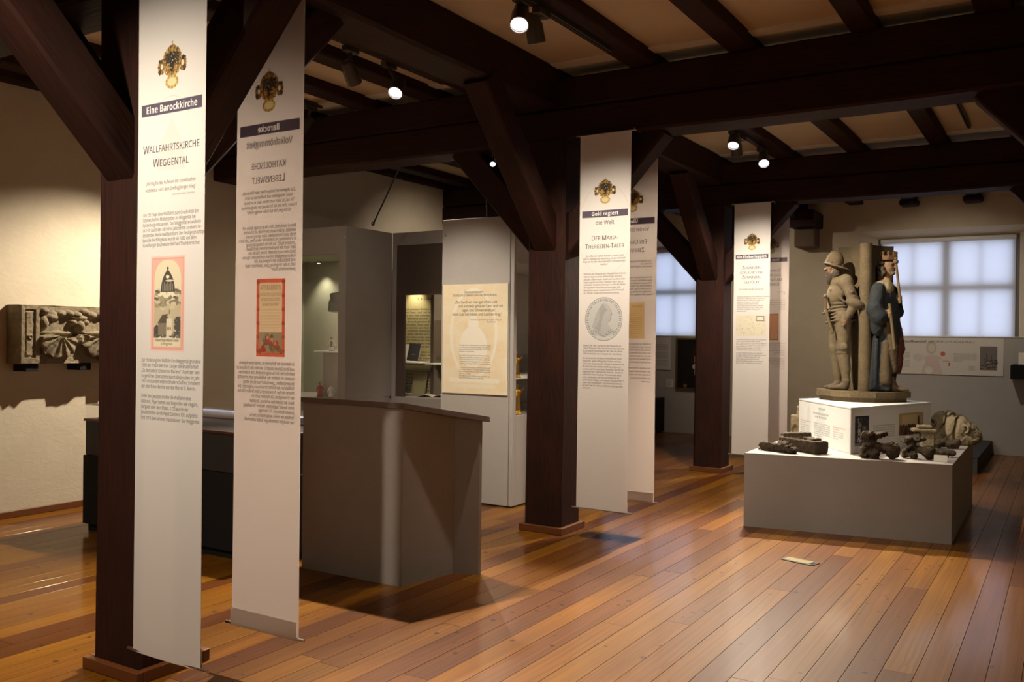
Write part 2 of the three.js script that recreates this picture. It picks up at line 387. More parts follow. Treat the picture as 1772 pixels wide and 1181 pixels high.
// a head on a stem; "at" is where the lens sits, it looks to "to"
function spot(at, to, label, cd, ang, tx = -2.87, ty = 3.673) {
  const lit = true;
  const p = V(...at), d = V(...to).sub(p).normalize();
  const top = V(tx, ty, p.z - d.z * 0.1), t = thing('spotlight', label, 'spotlight', top.toArray());
  const rel = (v) => v.clone().sub(top);
  mesh('mount', rbx(-0.03, 0.03, -0.045, 0, -0.07, 0.07, 0.008), M.lampGrey, t);
  const back = p.clone().addScaledVector(d, -0.17), mid = p.clone().addScaledVector(d, -0.1);
  mesh('stem', tubeBetween(V(0, -0.04, 0), rel(mid), 0.016, 12), M.lampGrey, t);
  const q = new THREE.Quaternion().setFromUnitVectors(V(0, 1, 0), d);
  const prof = [[0.001, 0], [0.036, 0], [0.046, 0.012], [0.046, 0.05], [0.056, 0.075], [0.058, 0.17], [0.06, 0.178], [0.058, 0.184], [0.053, 0.182], [0.053, 0.168]].map(([a, b]) => new THREE.Vector2(a, b));
  const hg = new THREE.LatheGeometry(prof, 32); hg.applyQuaternion(q); hg.translate(...rel(back).toArray());
  mesh('head', hg, M.lampGrey, t);
  const ring = new THREE.TorusGeometry(0.0555, 0.004, 8, 32); ring.applyQuaternion(new THREE.Quaternion().setFromUnitVectors(V(0, 0, 1), d)); ring.translate(...rel(p.clone().addScaledVector(d, 0.013)).toArray());
  mesh('bezel', ring, M.steel, t);
  const lg = new THREE.SphereGeometry(0.09, 32, 10, 0, Math.PI * 2, 0, 0.63); lg.translate(0, -0.0727, 0); lg.applyQuaternion(q); lg.translate(...rel(p.clone().addScaledVector(d, -0.006)).toArray());
  mesh('lens', lg, lit ? M.lens : M.black, t);
  if (lit) {
    const s = new THREE.SpotLight(LAMP_COLOR, cd * LAMP, 0, ang * Math.PI / 180, ang > 45 ? 0.9 : 0.55, 2);
    s.position.copy(p).addScaledVector(d, 0.03).sub(top); s.target.position.set(...to).sub(top);
    s.castShadow = true; s.shadow.radius = 1.6; s.shadow.mapSize.set(1024, 1024);
    t.add(s, s.target); s.name = 'lamp_light'; s.target.name = 'aim';
  }
  return t;
}
track(-2.87, 3.71, -5.95, -2.98, 'slim light track along the joist above the first lamp pair');
track(-2.87, 3.71, -9.95, -6.85, 'slim light track along the joist behind the coin banner');
track(-4.62, HC, -6.3, -3.0, 'slim light track between joists left of the lengthwise beam');
track(-5.8, HC, -9.8, -6.9, 'slim light track over the tall showcases');
track(-3.42, HC, -2.55, 0.9, 'slim light track beside the lengthwise beam near the viewer');
track(-6.12, HC, -6.4, -4.6, 'slim light track on the ceiling near the left wall');
track(-1.45, HC, -13.6, -11.2, 'slim light track on the ceiling before the window wall');
track(-0.9, HC, -10.2, -6.86, 'added slim light track on the ceiling, unseen behind the middle cross beam');  // unseen track, put in to carry the added king lamp
const CT = HC - 0.037;
spot([-2.85, 3.49, -4.66], [-1.75, 0, -2.2], 'large bright spotlight overhead facing the viewer, top centre', 26, 27);
spot([-2.93, 3.50, -5.0], [-3.1, 0.7, -6.39], 'dark spotlight turned away toward the coin banner', 27, 46);
spot([-4.50, 3.50, -5.52], [-3.6, 0.3, -3.0], 'glaring spotlight left of the lengthwise beam', 90, 42, -4.62, CT);
spot([-4.64, 3.52, -5.2], [-5.0, 1.35, -7.2], 'spotlight turned away toward the cream text poster', 20, 26, -4.62, CT);
spot([-5.66, 3.52, -7.7], [-4.3, 0, -5.6], 'spotlight over the showcases hidden by the middle cross beam', 30, 30, -5.8, CT);
spot([-4.66, 3.52, -4.0], [-6.6, 1.3, -7.1], 'added fill spotlight on the left track turned toward the figurine showcase', 7, 30, -4.62, CT);  // added fill lamp, raises the ambient light in the left bay
spot([-2.85, 3.52, -8.72], [-2.6, 0.3, -6.6], 'spotlight on the far joist track beside the star-bright one', 42, 42);
spot([-2.93, 3.50, -9.08], [-3.17, 0.7, -10.46], 'dark spotlight turned away toward the Flickenteppich banner', 32, 48);
spot([-2.82, 3.50, -9.66], [-1.75, 0, -6.7], 'star-bright spotlight on the joist track left of the carved figures', 120, 25);
spot([-2.85, 3.52, -7.3], [-1.62, 1.35, -9.0], 'spotlight behind the middle cross beam aimed at the knight figure', 52, 27);
spot([-3.42, 3.48, -1.04], [-3.42, 0.5, -2.6], 'spotlight near the viewer aimed at the Barockkirche banner', 30, 52, -3.42, CT);
spot([-6.2, 3.52, -6.2], [-7.6, 1.0, -4.5], 'spotlight aimed at the stone relief on the left wall', 60, 34, -6.12, CT);
spot([-1.45, 3.55, -12.4], [-1.6, 1.5, -14.6], 'spotlight aimed at the wall around the right window', 8, 48, -1.45, CT);
track(-4.9, HC, -13.6, -11.2, 'added slim light track on the ceiling of the last bay, left');  // unseen track added to carry the pier fill lamp
spot([-4.75, 3.55, -12.3], [-4.0, 1.6, -14.6], 'added fill spotlight aimed at the wall pier between the two windows', 7, 48, -4.9, CT);  // added fill lamp, lifts the dark far wall
spot([-5.9, 3.52, -9.5], [-7.6, 2.0, -9.9], 'added fill spotlight over the showcases turned to the left wall', 6, 48, -5.8, CT);  // added lamp, bounces light off the upper left wall
spot([-0.9, 3.52, -7.15], [-1.55, 1.4, -9.0], 'added fill spotlight unseen behind the middle cross beam aimed at the king figure', 6, 26, -0.9, CT);  // added unseen lamp that brightens the king
spot([-2.9, 3.5, -12.3], [-2.75, 0.4, -10.7], 'spotlight of the last bay turned back toward the farthest banners', 34, 36);
track(-2.87, 3.71, -13.6, -11.0, 'slim light track along the joist in the last bay');
track(1.8, HC, -9.0, -1.0, 'added slim light track in the right aisle outside the picture');  // this track and its three lamps are added, unseen, for bounced ambient light
spot([1.9, 3.5, -7.6], [4.2, 1.3, -7.0], 'added bounce spotlight in the right aisle aimed at the right wall, back', 22, 40, 1.8, CT);
spot([1.9, 3.5, -4.6], [4.2, 1.3, -4.2], 'added bounce spotlight in the right aisle aimed at the right wall, middle', 22, 40, 1.8, CT);
spot([1.9, 3.5, -1.6], [4.2, 1.3, -1.2], 'added bounce spotlight in the right aisle aimed at the right wall, front', 22, 40, 1.8, CT);
{ // small lamp hanging below the middle cross beam, in front of the left brace
  const t = thing('mini_spotlight', 'tiny bright lamp under the cross beam left of middle post', 'spotlight', [-4.2, 3.212, -6.5]);
  mesh('mount', rbx(-0.03, 0.03, -0.025, 0.004, -0.03, 0.03, 0.006), M.black, t);
  mesh('arm', tubeBetween(V(0, -0.02, 0), V(0.06, -0.13, 0.13), 0.008), M.black, t);
  const d = V(0.45, -0.75, 0.75).normalize(), q = new THREE.Quaternion().setFromUnitVectors(V(0, 1, 0), d);
  mesh('head', new THREE.LatheGeometry([[0.001, 0], [0.018, 0], [0.026, 0.05], [0.028, 0.06], [0.024, 0.058], [0.022, 0.05]].map(([a, b]) => new THREE.Vector2(a, b)), 24).applyQuaternion(q).translate(0.06, -0.135, 0.13), M.black, t);
  const c = V(0.06, -0.135, 0.13).addScaledVector(d, 0.052);
  mesh('lens', new THREE.CircleGeometry(0.022, 24).applyQuaternion(new THREE.Quaternion().setFromUnitVectors(V(0, 0, 1), d)).translate(c.x, c.y, c.z), M.lens, t);
  const s = new THREE.SpotLight(LAMP_COLOR, 12 * LAMP, 0, 0.55, 0.6, 2); s.position.copy(c).addScaledVector(d, 0.02); s.target.position.copy(c).addScaledVector(d, 2); s.castShadow = true; s.name = 'lamp_light'; s.target.name = 'aim'; t.add(s, s.target);
}
// ---------- printed cloth banners ----------
// a drawing surface in metres: x from the left edge, y up from the floor
function sheet(ctx, W, H, w, y0, y1) {
  const sx = W / w, sy = H / (y1 - y0);
  const X = (x) => x * sx, Y = (y) => (y1 - y) * sy;
  const font = (m, style, fam) => `${style} ${Math.round(m * sy)}px ${fam}`;
  const s = {
    ctx, X, Y, sx, sy,
    rect(x0, x1, ya, yb, fill) { ctx.fillStyle = fill; ctx.fillRect(X(x0), Y(yb), X(x1) - X(x0), Y(ya) - Y(yb)); },
    // text with its baseline at y; m = letter size in metres; fit squeezes it to a width
    text(str, x, y, m, { fill = '#2b2730', style = '', fam = 'sans-serif', align = 'left', fit = 0, slant = 0 } = {}) {
      ctx.save(); ctx.font = font(m, style, fam); ctx.fillStyle = fill; ctx.textBaseline = 'alphabetic';
      const tw = ctx.measureText(str).width, want = fit ? X(fit) : tw * 0.86, k = Math.min(1.15, want / tw);
      const left = align === 'center' ? X(x) - tw * k / 2 : align === 'right' ? X(x) - tw * k : X(x);
      ctx.transform(k, 0, -slant, 1, left, Y(y)); ctx.fillText(str, 0, 0); ctx.restore();
    },
    // capitals with smaller capitals
    caps(str, cx, y, m, { fill = '#2b2730', fit = 0 } = {}) {
      const parts = str.split('').map((c, i, a) => ({ c: c.toUpperCase(), big: c !== c.toLowerCase() }));
      ctx.save(); ctx.fillStyle = fill; ctx.textBaseline = 'alphabetic';
      let tw = 0; for (const p of parts) { ctx.font = font(p.big ? m * 1.2 : m * 0.95, '', 'sans-serif'); p.w = ctx.measureText(p.c).width; tw += p.w; }
      const k = fit ? Math.min(1.1, X(fit) / tw) : 0.86; let x = X(cx) - tw * k / 2;
      for (const p of parts) { ctx.font = font(p.big ? m * 1.2 : m * 0.95, '', 'sans-serif'); ctx.save(); ctx.transform(k, 0, 0, 1, x, Y(y)); ctx.fillText(p.c, 0, 0); ctx.restore(); x += p.w * k; }
      ctx.restore();
    },
    para(lines, x, yTop, yBot, m, opt = {}) {
      const n = lines.length, st = n > 1 ? (yTop - yBot) / (n - 1) : 0;
      lines.forEach((l, i) => { if (l) s.text(l, x, yTop - st * i, m, { fill: '#55504f', ...opt }); });
    },
  };
  return s;
}
// gilded baroque cartouche with a dark double eagle and an oval shield below
function cartouche(s, cx, cy, w) {
  const { ctx } = s; let k = 3; const r = () => { k = (k * 16807) % 2147483647; return k / 2147483647; };
  ctx.save(); ctx.translate(s.X(cx), s.Y(cy)); const u = s.sx * w / 2; ctx.scale(u, u);
  const blob = (x, y, a, b, f, rot = 0) => { ctx.fillStyle = f; ctx.beginPath(); ctx.ellipse(x, y, a, b, rot, 0, 7); ctx.fill(); };
  const gold = ['#b08c4a', '#8a6530', '#c9a963', '#6e4b24'], dark = ['#2a221d', '#3d3127', '#574633'];
  const cluster = (x, y, a, b, n, pal, q) => { for (let i = 0; i < n; i++) { const t = r() * 6.283, m = Math.sqrt(r()); blob(x + Math.cos(t) * a * m, y + Math.sin(t) * b * m, q * (0.6 + r()), q * (0.6 + r()), pal[Math.floor(r() * pal.length)], r() * 3); } };
  const rim = (x, y, a, b, n, q) => { for (let i = 0; i < n; i++) { const t = i / n * 6.283; blob(x + Math.cos(t) * a, y + Math.sin(t) * b, q, q * 0.9, gold[i % 4]); } };
  blob(0, -0.22, 0.56, 0.46, '#6f5636'); rim(0, -0.24, 0.55, 0.46, 22, 0.1); cluster(0, -0.2, 0.5, 0.4, 60, gold, 0.06);
  blob(0, 0.26, 0.46, 0.24, '#7d6038'); rim(0, 0.28, 0.42, 0.2, 16, 0.08); cluster(0, 0.3, 0.4, 0.18, 40, gold, 0.05);
  for (const d of [-1, 1]) {
    blob(d * 0.72, 0.06, 0.22, 0.27, '#8c6a3a'); rim(d * 0.73, 0.05, 0.2, 0.27, 14, 0.075); blob(d * 0.72, 0.04, 0.09, 0.12, '#e9dfc8'); cluster(d * 0.84, 0.26, 0.08, 0.1, 10, dark, 0.05); cluster(d * 0.8, -0.2, 0.1, 0.06, 8, dark, 0.05);
    blob(d * 0.26, -0.28, 0.22, 0.24, '#4a4034', d * 0.5); for (let i = 0; i < 7; i++) { ctx.strokeStyle = i % 2 ? '#6e6250' : '#29221d'; ctx.lineWidth = 0.05; ctx.beginPath(); ctx.moveTo(d * 0.08, -0.1 - i * 0.05); ctx.quadraticCurveTo(d * 0.3, -0.42 + i * 0.03, d * 0.46, -0.42 + i * 0.09); ctx.stroke(); }
    ctx.strokeStyle = '#9a7231'; ctx.lineWidth = 0.06; ctx.beginPath(); ctx.moveTo(d * 0.52, -0.02); ctx.lineTo(d * 0.26, 0.42); ctx.stroke();
  }
  blob(0, -0.05, 0.12, 0.36, '#2a221e'); cluster(0, 0.05, 0.13, 0.3, 18, dark, 0.05); blob(-0.1, -0.46, 0.09, 0.09, '#33291f'); blob(0.1, -0.46, 0.09, 0.09, '#33291f');
  blob(0, -0.68, 0.26, 0.14, '#9a7638'); cluster(0, -0.7, 0.24, 0.12, 20, gold, 0.05); blob(0, -0.92, 0.025, 0.09, '#8d7a58');
  cluster(0, 0, 0.6, 0.55, 34, ['#2d2119', '#d9c08a', '#e4d3a6'], 0.025);
  for (let i = 0; i < 20; i++) { const t = i / 20 * 6.283; blob(Math.cos(t) * 0.37, 0.76 + Math.sin(t) * 0.24, 0.08, 0.07, i % 2 ? '#b08a46' : '#d2b678'); }
  blob(0, 0.76, 0.33, 0.2, '#d8c98c'); blob(0, 0.76, 0.27, 0.15, '#dfd6a6');
  ctx.restore();
}
function engraving(s, x0, x1, ya, yb) {           // votive print in a pink frame: figure on clouds above a church
  const { ctx } = s, X = s.X, Y = s.Y;
  s.rect(x0 - 0.012, x1 + 0.012, ya - 0.012, yb + 0.012, '#f3ccc0'); s.rect(x0 - 0.004, x1 + 0.004, ya - 0.004, yb + 0.004, '#e79a8c'); s.rect(x0, x1, ya, yb, '#f0b9a8');
  const w = x1 - x0, h = yb - ya, g = ctx; g.save();
  g.beginPath(); g.moveTo(X(x0 + w * 0.06), Y(ya + h * 0.02)); g.lineTo(X(x0 + w * 0.06), Y(yb - h * 0.24)); g.quadraticCurveTo(X(x0 + w * 0.08), Y(yb - h * 0.01), X(x0 + w * 0.5), Y(yb - h * 0.012));
  g.quadraticCurveTo(X(x1 - w * 0.08), Y(yb - h * 0.01), X(x1 - w * 0.06), Y(yb - h * 0.24)); g.lineTo(X(x1 - w * 0.06), Y(ya + h * 0.02)); g.closePath(); g.fillStyle = '#e9dfbf'; g.fill(); g.clip();
  const px = (u) => X(x0 + u * w), py = (v) => Y(ya + v * h), el = (u, v, a, b, f) => { g.fillStyle = f; g.beginPath(); g.ellipse(px(u), py(v), a * w * s.sx, b * h * s.sy, 0, 0, 7); g.fill(); };
  s.rect(x0, x1, ya + h * 0.14, ya + h * 0.52, '#c9bc9a');
  let k = 5; const r = () => { k = (k * 16807) % 2147483647; return k / 2147483647; };
  for (let i = 0; i < 40; i++) el(r(), 0.44 + r() * 0.22, 0.09, 0.025, ['#a99e80', '#8d836b', '#d5c9a8'][i % 3]);
  for (let i = 0; i < 12; i++) el(0.25 + 0.5 * i / 11, 0.60 + 0.02 * Math.sin(i), 0.07, 0.02, '#efe7cb');
  g.fillStyle = '#4d4640'; g.beginPath(); g.moveTo(px(0.5), py(0.88)); g.quadraticCurveTo(px(0.72), py(0.8), px(0.75), py(0.63)); g.lineTo(px(0.27), py(0.63)); g.quadraticCurveTo(px(0.3), py(0.8), px(0.5), py(0.88)); g.fill();
  for (let i = 0; i < 7; i++) s.rect(x0 + w * (0.33 + i * 0.055), x0 + w * (0.345 + i * 0.055), ya + h * 0.64, ya + h * (0.72 + 0.02 * (i % 2)), '#b7ab8e');
  el(0.5, 0.80, 0.06, 0.022, '#efe3c6'); el(0.56, 0.755, 0.13, 0.012, '#e6dabb'); el(0.5, 0.895, 0.03, 0.016, '#4d4640');
  for (const [u, v] of [[0.2, 0.63], [0.84, 0.64], [0.16, 0.55], [0.8, 0.56]]) { el(u, v, 0.06, 0.018, '#7a7060'); el(u, v + 0.03, 0.035, 0.012, '#dccfae'); el(u - 0.06, v + 0.01, 0.05, 0.015, '#6a6152'); }
  for (let i = 0; i < 60; i++) el(r() * 0.25, 0.13 + r() * 0.12, 0.03, 0.012, '#4c4a40'), el(0.75 + r() * 0.22, 0.14 + r() * 0.2, 0.04, 0.015, '#55524a'), el(r(), 0.12 + r() * 0.05, 0.03, 0.01, '#6b675b');
  g.fillStyle = '#8b7f69'; g.fillRect(px(0.2), py(0.28), px(0.5) - px(0.2), py(0.15) - py(0.28)); g.fillStyle = '#5f5346'; g.beginPath(); g.moveTo(px(0.18), py(0.28)); g.lineTo(px(0.34), py(0.375)); g.lineTo(px(0.56), py(0.385)); g.lineTo(px(0.5), py(0.28)); g.fill();
  g.fillStyle = '#e7dcc0'; g.fillRect(px(0.48), py(0.33), px(0.66) - px(0.48), py(0.14) - py(0.33)); el(0.58, 0.36, 0.07, 0.03, '#cfc4a6'); s.rect(x0 + w * 0.565, x0 + w * 0.585, ya + h * 0.38, ya + h * 0.43, '#5b5044');
  for (let i = 0; i < 3; i++) el(0.52 + 0.05 * i, 0.22 + 0.0 * i, 0.012, 0.02, '#6b6152');
  s.rect(x0, x1, ya, ya + h * 0.115, '#ece2c4'); g.restore();
  s.text('Schmerzhafte Mutter Gottes', (x0 + x1) / 2, ya + h * 0.075, 0.015, { align: 'center', fam: 'serif', fill: '#3d3830', fit: w * 0.78, style: 'bold' });
  s.text('in Weggental.', (x0 + x1) / 2, ya + h * 0.035, 0.014, { align: 'center', fam: 'serif', fill: '#4d473d', fit: w * 0.4 });
}
function bannerTex(w, y0, y1, d, faded = 0) {
  return canvasTex(320, 2048, (ctx, W, H) => {
    const s = sheet(ctx, W, H, w, y0, y1), c = w / 2;
    ctx.fillStyle = '#e9e4df'; ctx.fillRect(0, 0, W, H);
    if (d.ghost) d.ghost(s, c);
    cartouche(s, c, 2.758, 0.19);
    s.rect(w * 0.05, w * 0.95, 2.548, 2.6, '#5a5161');
    s.text(d.band, c, 2.56, 0.042, { fill: '#f5f2ee', align: 'center', style: 'bold', fit: d.bandFit });
    if (d.sub) s.text(d.sub, c, 2.49, 0.044, { align: 'center', fill: '#3a3540', fit: d.subFit });
    d.title.forEach(([t, y, f]) => s.caps(t, c, y, 0.041, { fit: f }));
    d.body(s, c);
    if (faded) { ctx.fillStyle = `rgba(228,216,211,${faded})`; ctx.fillRect(0, 0, W, H); }   // ink that has only partly soaked through the weave
  });
}
const clothGeo = (w, y0, y1, k) => {
  const g = new THREE.PlaneGeometry(w, y1 - y0, 8, 40), p = g.attributes.position;
  for (let i = 0; i < p.count; i++) {
    const t = (p.getY(i) / (y1 - y0)) + 0.5, x = p.getX(i) / w;
    p.setZ(i, 0.006 * Math.sin(t * 3 + k) * Math.sin((x + 0.5) * Math.PI) + 0.003 * noise(t * 3, x * 2, k));
    p.setX(i, p.getX(i) * (1 - 0.012 * Math.sin(t * Math.PI)));
  }
  g.computeVertexNormals();
  return g;
};
function banner(x0, x1, y0, z, away, label, d, k) {
  const y1 = 3.2, w = x1 - x0, cx = (x0 + x1) / 2;
  const t = thing('cloth_banner', label, 'banner', [cx, y0, z], away ? Math.PI : 0);
  const H = y1 - y0, map = bannerTex(w, y0, y1, d);
  const m = phys({ map, transmission: away ? 0.48 : 0.16, thickness: 0, roughness: 1, side: THREE.DoubleSide });
  const g = clothGeo(w, 0, H, k); g.translate(0, H / 2, 0);
  mesh('cloth', g, m, t);
  const back = clothGeo(w, 0, H, k); back.translate(0, H / 2, -0.0015);
  mesh('unprinted_back', back, phys({ ...(away ? { map: bannerTex(w, y0, y1, d, 0.5) } : { color: 0xe6d9d4 }), transmission: away ? 0.6 : 0.12, thickness: 0, roughness: 1, side: THREE.DoubleSide }), t);
  const hm = phys({ color: 0xe3ddd8, transmission: 0.3, thickness: 0, roughness: 1, side: THREE.DoubleSide });
  const hg = new THREE.PlaneGeometry(w * 0.985, 0.085); hg.translate(0, 0.042, -0.012);
  const hem = mesh('hem', hg, hm, t);
  const rod = (y, name) => mesh(name, tubeBetween(V(-w / 2 - 0.04, y, -0.004), V(w / 2 + 0.04, y, -0.004), 0.0065, 12), M.steel, t);
  rod(0.006, 'bottom_rod'); rod(H, 'top_rod');
  for (const s of [-1, 1]) mesh('hanger', rbx(s * (w / 2 + 0.02) - 0.004, s * (w / 2 + 0.02) + 0.004, H - 0.004, H + 0.018, -0.13, 0.004, 0.002), M.steel, t);
  return t;
}
const C = 0.22, LX = 0.04;
banner(-3.52, -3.075, 0.19, -2.535, false, 'tall white banner headed Eine Barockkirche with a pink-framed church print', {
  band: 'Eine Barockkirche', bandFit: 0.34,
  ghost(s, c) { const g = s.ctx; g.strokeStyle = '#d9d2cc'; g.lineWidth = 2; g.beginPath(); g.ellipse(s.X(c), s.Y(2.5), s.sx * 0.12, s.sy * 0.12, 0, 3.3, 6.1); g.stroke(); g.fillStyle = '#e2dcd5'; g.beginPath(); g.moveTo(s.X(c), s.Y(2.53)); g.quadraticCurveTo(s.X(c + 0.1), s.Y(2.4), s.X(c + 0.09), s.Y(2.3)); g.lineTo(s.X(c - 0.09), s.Y(2.3)); g.quadraticCurveTo(s.X(c - 0.1), s.Y(2.4), s.X(c), s.Y(2.53)); g.fill(); },
  title: [['Wallfahrtskirche', 2.385, 0.375], ['Weggental', 2.323, 0.235]],
  body(s, c) {
    s.para(['„Wichtig für das Aufleben der schwäbischen', 'Architektur nach dem Dreißigjährigen Krieg“'], c + 0.0, 2.245, 2.215, 0.021, { align: 'center', slant: -0.2 });
    s.text('Dehio-Handbuch Baden-Württemberg', 0.38, 2.193, 0.011, { align: 'right', fill: '#777' });
    s.para(['Um 1517 war eine Wallfahrt zum Gnadenbild der', 'Schmerzhaften Muttergottes im Weggental bei', 'Rottenburg entstanden. Das Weggental entwickelte', 'sich im Laufe der nächsten Jahrzehnte zu einem be-', 'deutenden Marienwallfahrtsort. Der heutige prächtige', 'barocke Nachfolgebau wurde ab 1682 von dem', 'Vorarlberger Baumeister Michael Thumb errichtet.'], LX, 2.108, 1.975, 0.021);
    engraving(s, 0.115, 0.315, 1.535, 1.92);
    s.para(['Zur Förderung der Wallfahrt im Weggental gründete', '1590 der Propst Melchior Zanger die Bruderschaft', '„Zu den sieben Schmerzen Mariens“. Nach der seel-', 'sorgerlichen Übernahme durch die Jesuiten im Jahr', '1653 entstanden weitere Bruderschaften. Inhaberin', 'der pfarrlichen Rechte war die Pfarrei St. Martin.'], LX, 1.475, 1.36, 0.021);
    s.para(['Unter den Jesuiten erlebte die Wallfahrt eine', 'Blütezeit, Pilger kamen aus Gegenden wie Ungarn,', 'Burgund oder dem Elsass. 1773 wurde der', 'Jesuitenorden durch Papst Clemens XIV. aufgelöst.', 'Erst 1919 übernahmen Franziskaner das Weggental.'], LX, 1.318, 1.222, 0.021);
  } }, 1);
banner(-3.455, -3.01, 0.19, -3.035, true, 'white banner seen from behind with mirrored Barocke Volksfrömmigkeit lettering', {
  band: 'Barocke', bandFit: 0.15, sub: 'Volksfrömmigkeit', subFit: 0.31,
  title: [['Katholische', 2.385, 0.235], ['Lebenswelt', 2.318, 0.225]],
  body(s, c) {
    s.para(['„Zur allgemeinen heiligen Feier aber fährten die', 'vielen Heiligtümer und Wallfahrten so dicht', 'Tal auf, so kann man sehen, dass es in dieser', 'Provinz, dort wo die Erhaltung der obrigkeitlichen', 'Kirche gab, bis auf leider wenige mehr.“'], c, 2.268, 2.175, 0.02, { align: 'center', slant: -0.2 });
    s.para(['Barock beinhaltet, dass die prächtige Kirche mit', 'Gelübde, anders auch die Freude an Schönheit', 'Feste und Prozessionen. Alles sprang erneut', 'in Verbindung im Dienste der Menschen, „ein reich', '„Andacht bunt“, der Kirche Festtagskleidung', 'aber auch die Repräsentationen auch Raum', 'Das Leben und die welt- lichen Stände der', 'Volksfrömmigkeit in Form von Kreuzen, Figuren', 'und Bildstöcken der Gegend auf, die', 'Gott in der Umgebung ganz „besonders neu“', 'gewissenhafte, Rom“'], LX, 2.1, 1.9, 0.02);
    const x0 = 0.105, x1 = 0.295, ya = 1.495, yb = 1.862;
    s.rect(x0, x1, ya, yb, '#d8714e'); s.rect(x0 + 0.018, x1 - 0.018, ya + 0.018, yb - 0.018, '#e2d2b4');
    for (let i = 0; i < 6; i++) { s.rect(x0, x0 + 0.02, ya + 0.02 + i * 0.065, ya + 0.035 + i * 0.065, '#b24e30'); s.rect(x1 - 0.02, x1, ya + 0.02 + i * 0.065, ya + 0.035 + i * 0.065, '#b24e30'); }
    s.rect(x0 + 0.018, x1 - 0.018, ya + 0.018, ya + 0.115, '#a8a184');
    let k = 9; const r = () => { k = (k * 16807) % 2147483647; return k / 2147483647; };
    for (let i = 0; i < 70; i++) { const a = r(), b = r(); s.ctx.fillStyle = ['#c2452f', '#8a7a4c', '#b85a3c', '#6f7450', '#d6a58a'][i % 5]; s.ctx.beginPath(); s.ctx.arc(s.X(x0 + 0.022 + a * 0.145), s.Y(ya + 0.022 + b * 0.085 * Math.sin(a * 3.1)), s.sx * 0.009, 0, 7); s.ctx.fill(); }
    s.text('SUMMARIVM', (x0 + x1) / 2, yb - 0.05, 0.028, { align: 'center', fam: 'serif', fill: '#8f7a58', fit: 0.14 });
    for (let i = 0; i < 3; i++) s.text('INDVLGENTIARVM', (x0 + x1) / 2, yb - 0.08 - i * 0.024, 0.018, { align: 'center', fam: 'serif', fill: '#9c8866', fit: 0.14 - i * 0.015 });
    for (let i = 0; i < 7; i++) s.rect(x0 + 0.025, x1 - 0.028, ya + 0.135 + i * 0.014, ya + 0.138 + i * 0.014, '#c8b694');
    s.para(['Im Rahmen der Reformen in Zeiten einer Kaiserin', 'und ihres Sohnes Joseph II. wurden die Einflüsse der', 'katholischen Kirche eingeschränkt. Die Andachten', 'mussten im Zeichen der Aufklärung nun vernünftig', 'Bruderschaften, „gewohntes“ wurde im Alltag', 'Wallfahrten der Kirche fortan kaum prägender. Die', 'Pfarrer durften Prozessionen 2 der Großen führten', 'der Frömmigkeit. Sie standen auch im', 'Bann die Geistlichen erfahren, Beichten', 'eines Amtes“ zugelassen. Weitere Verwaltung', 'Josephs Reformen: 18 Feiertage', 'Verbote der vielen Andachtsbräuche im', 'der heutigen Rottenburger Bußbruderschaft.'], LX, 1.455, 1.185, 0.02);
  } }, 2);
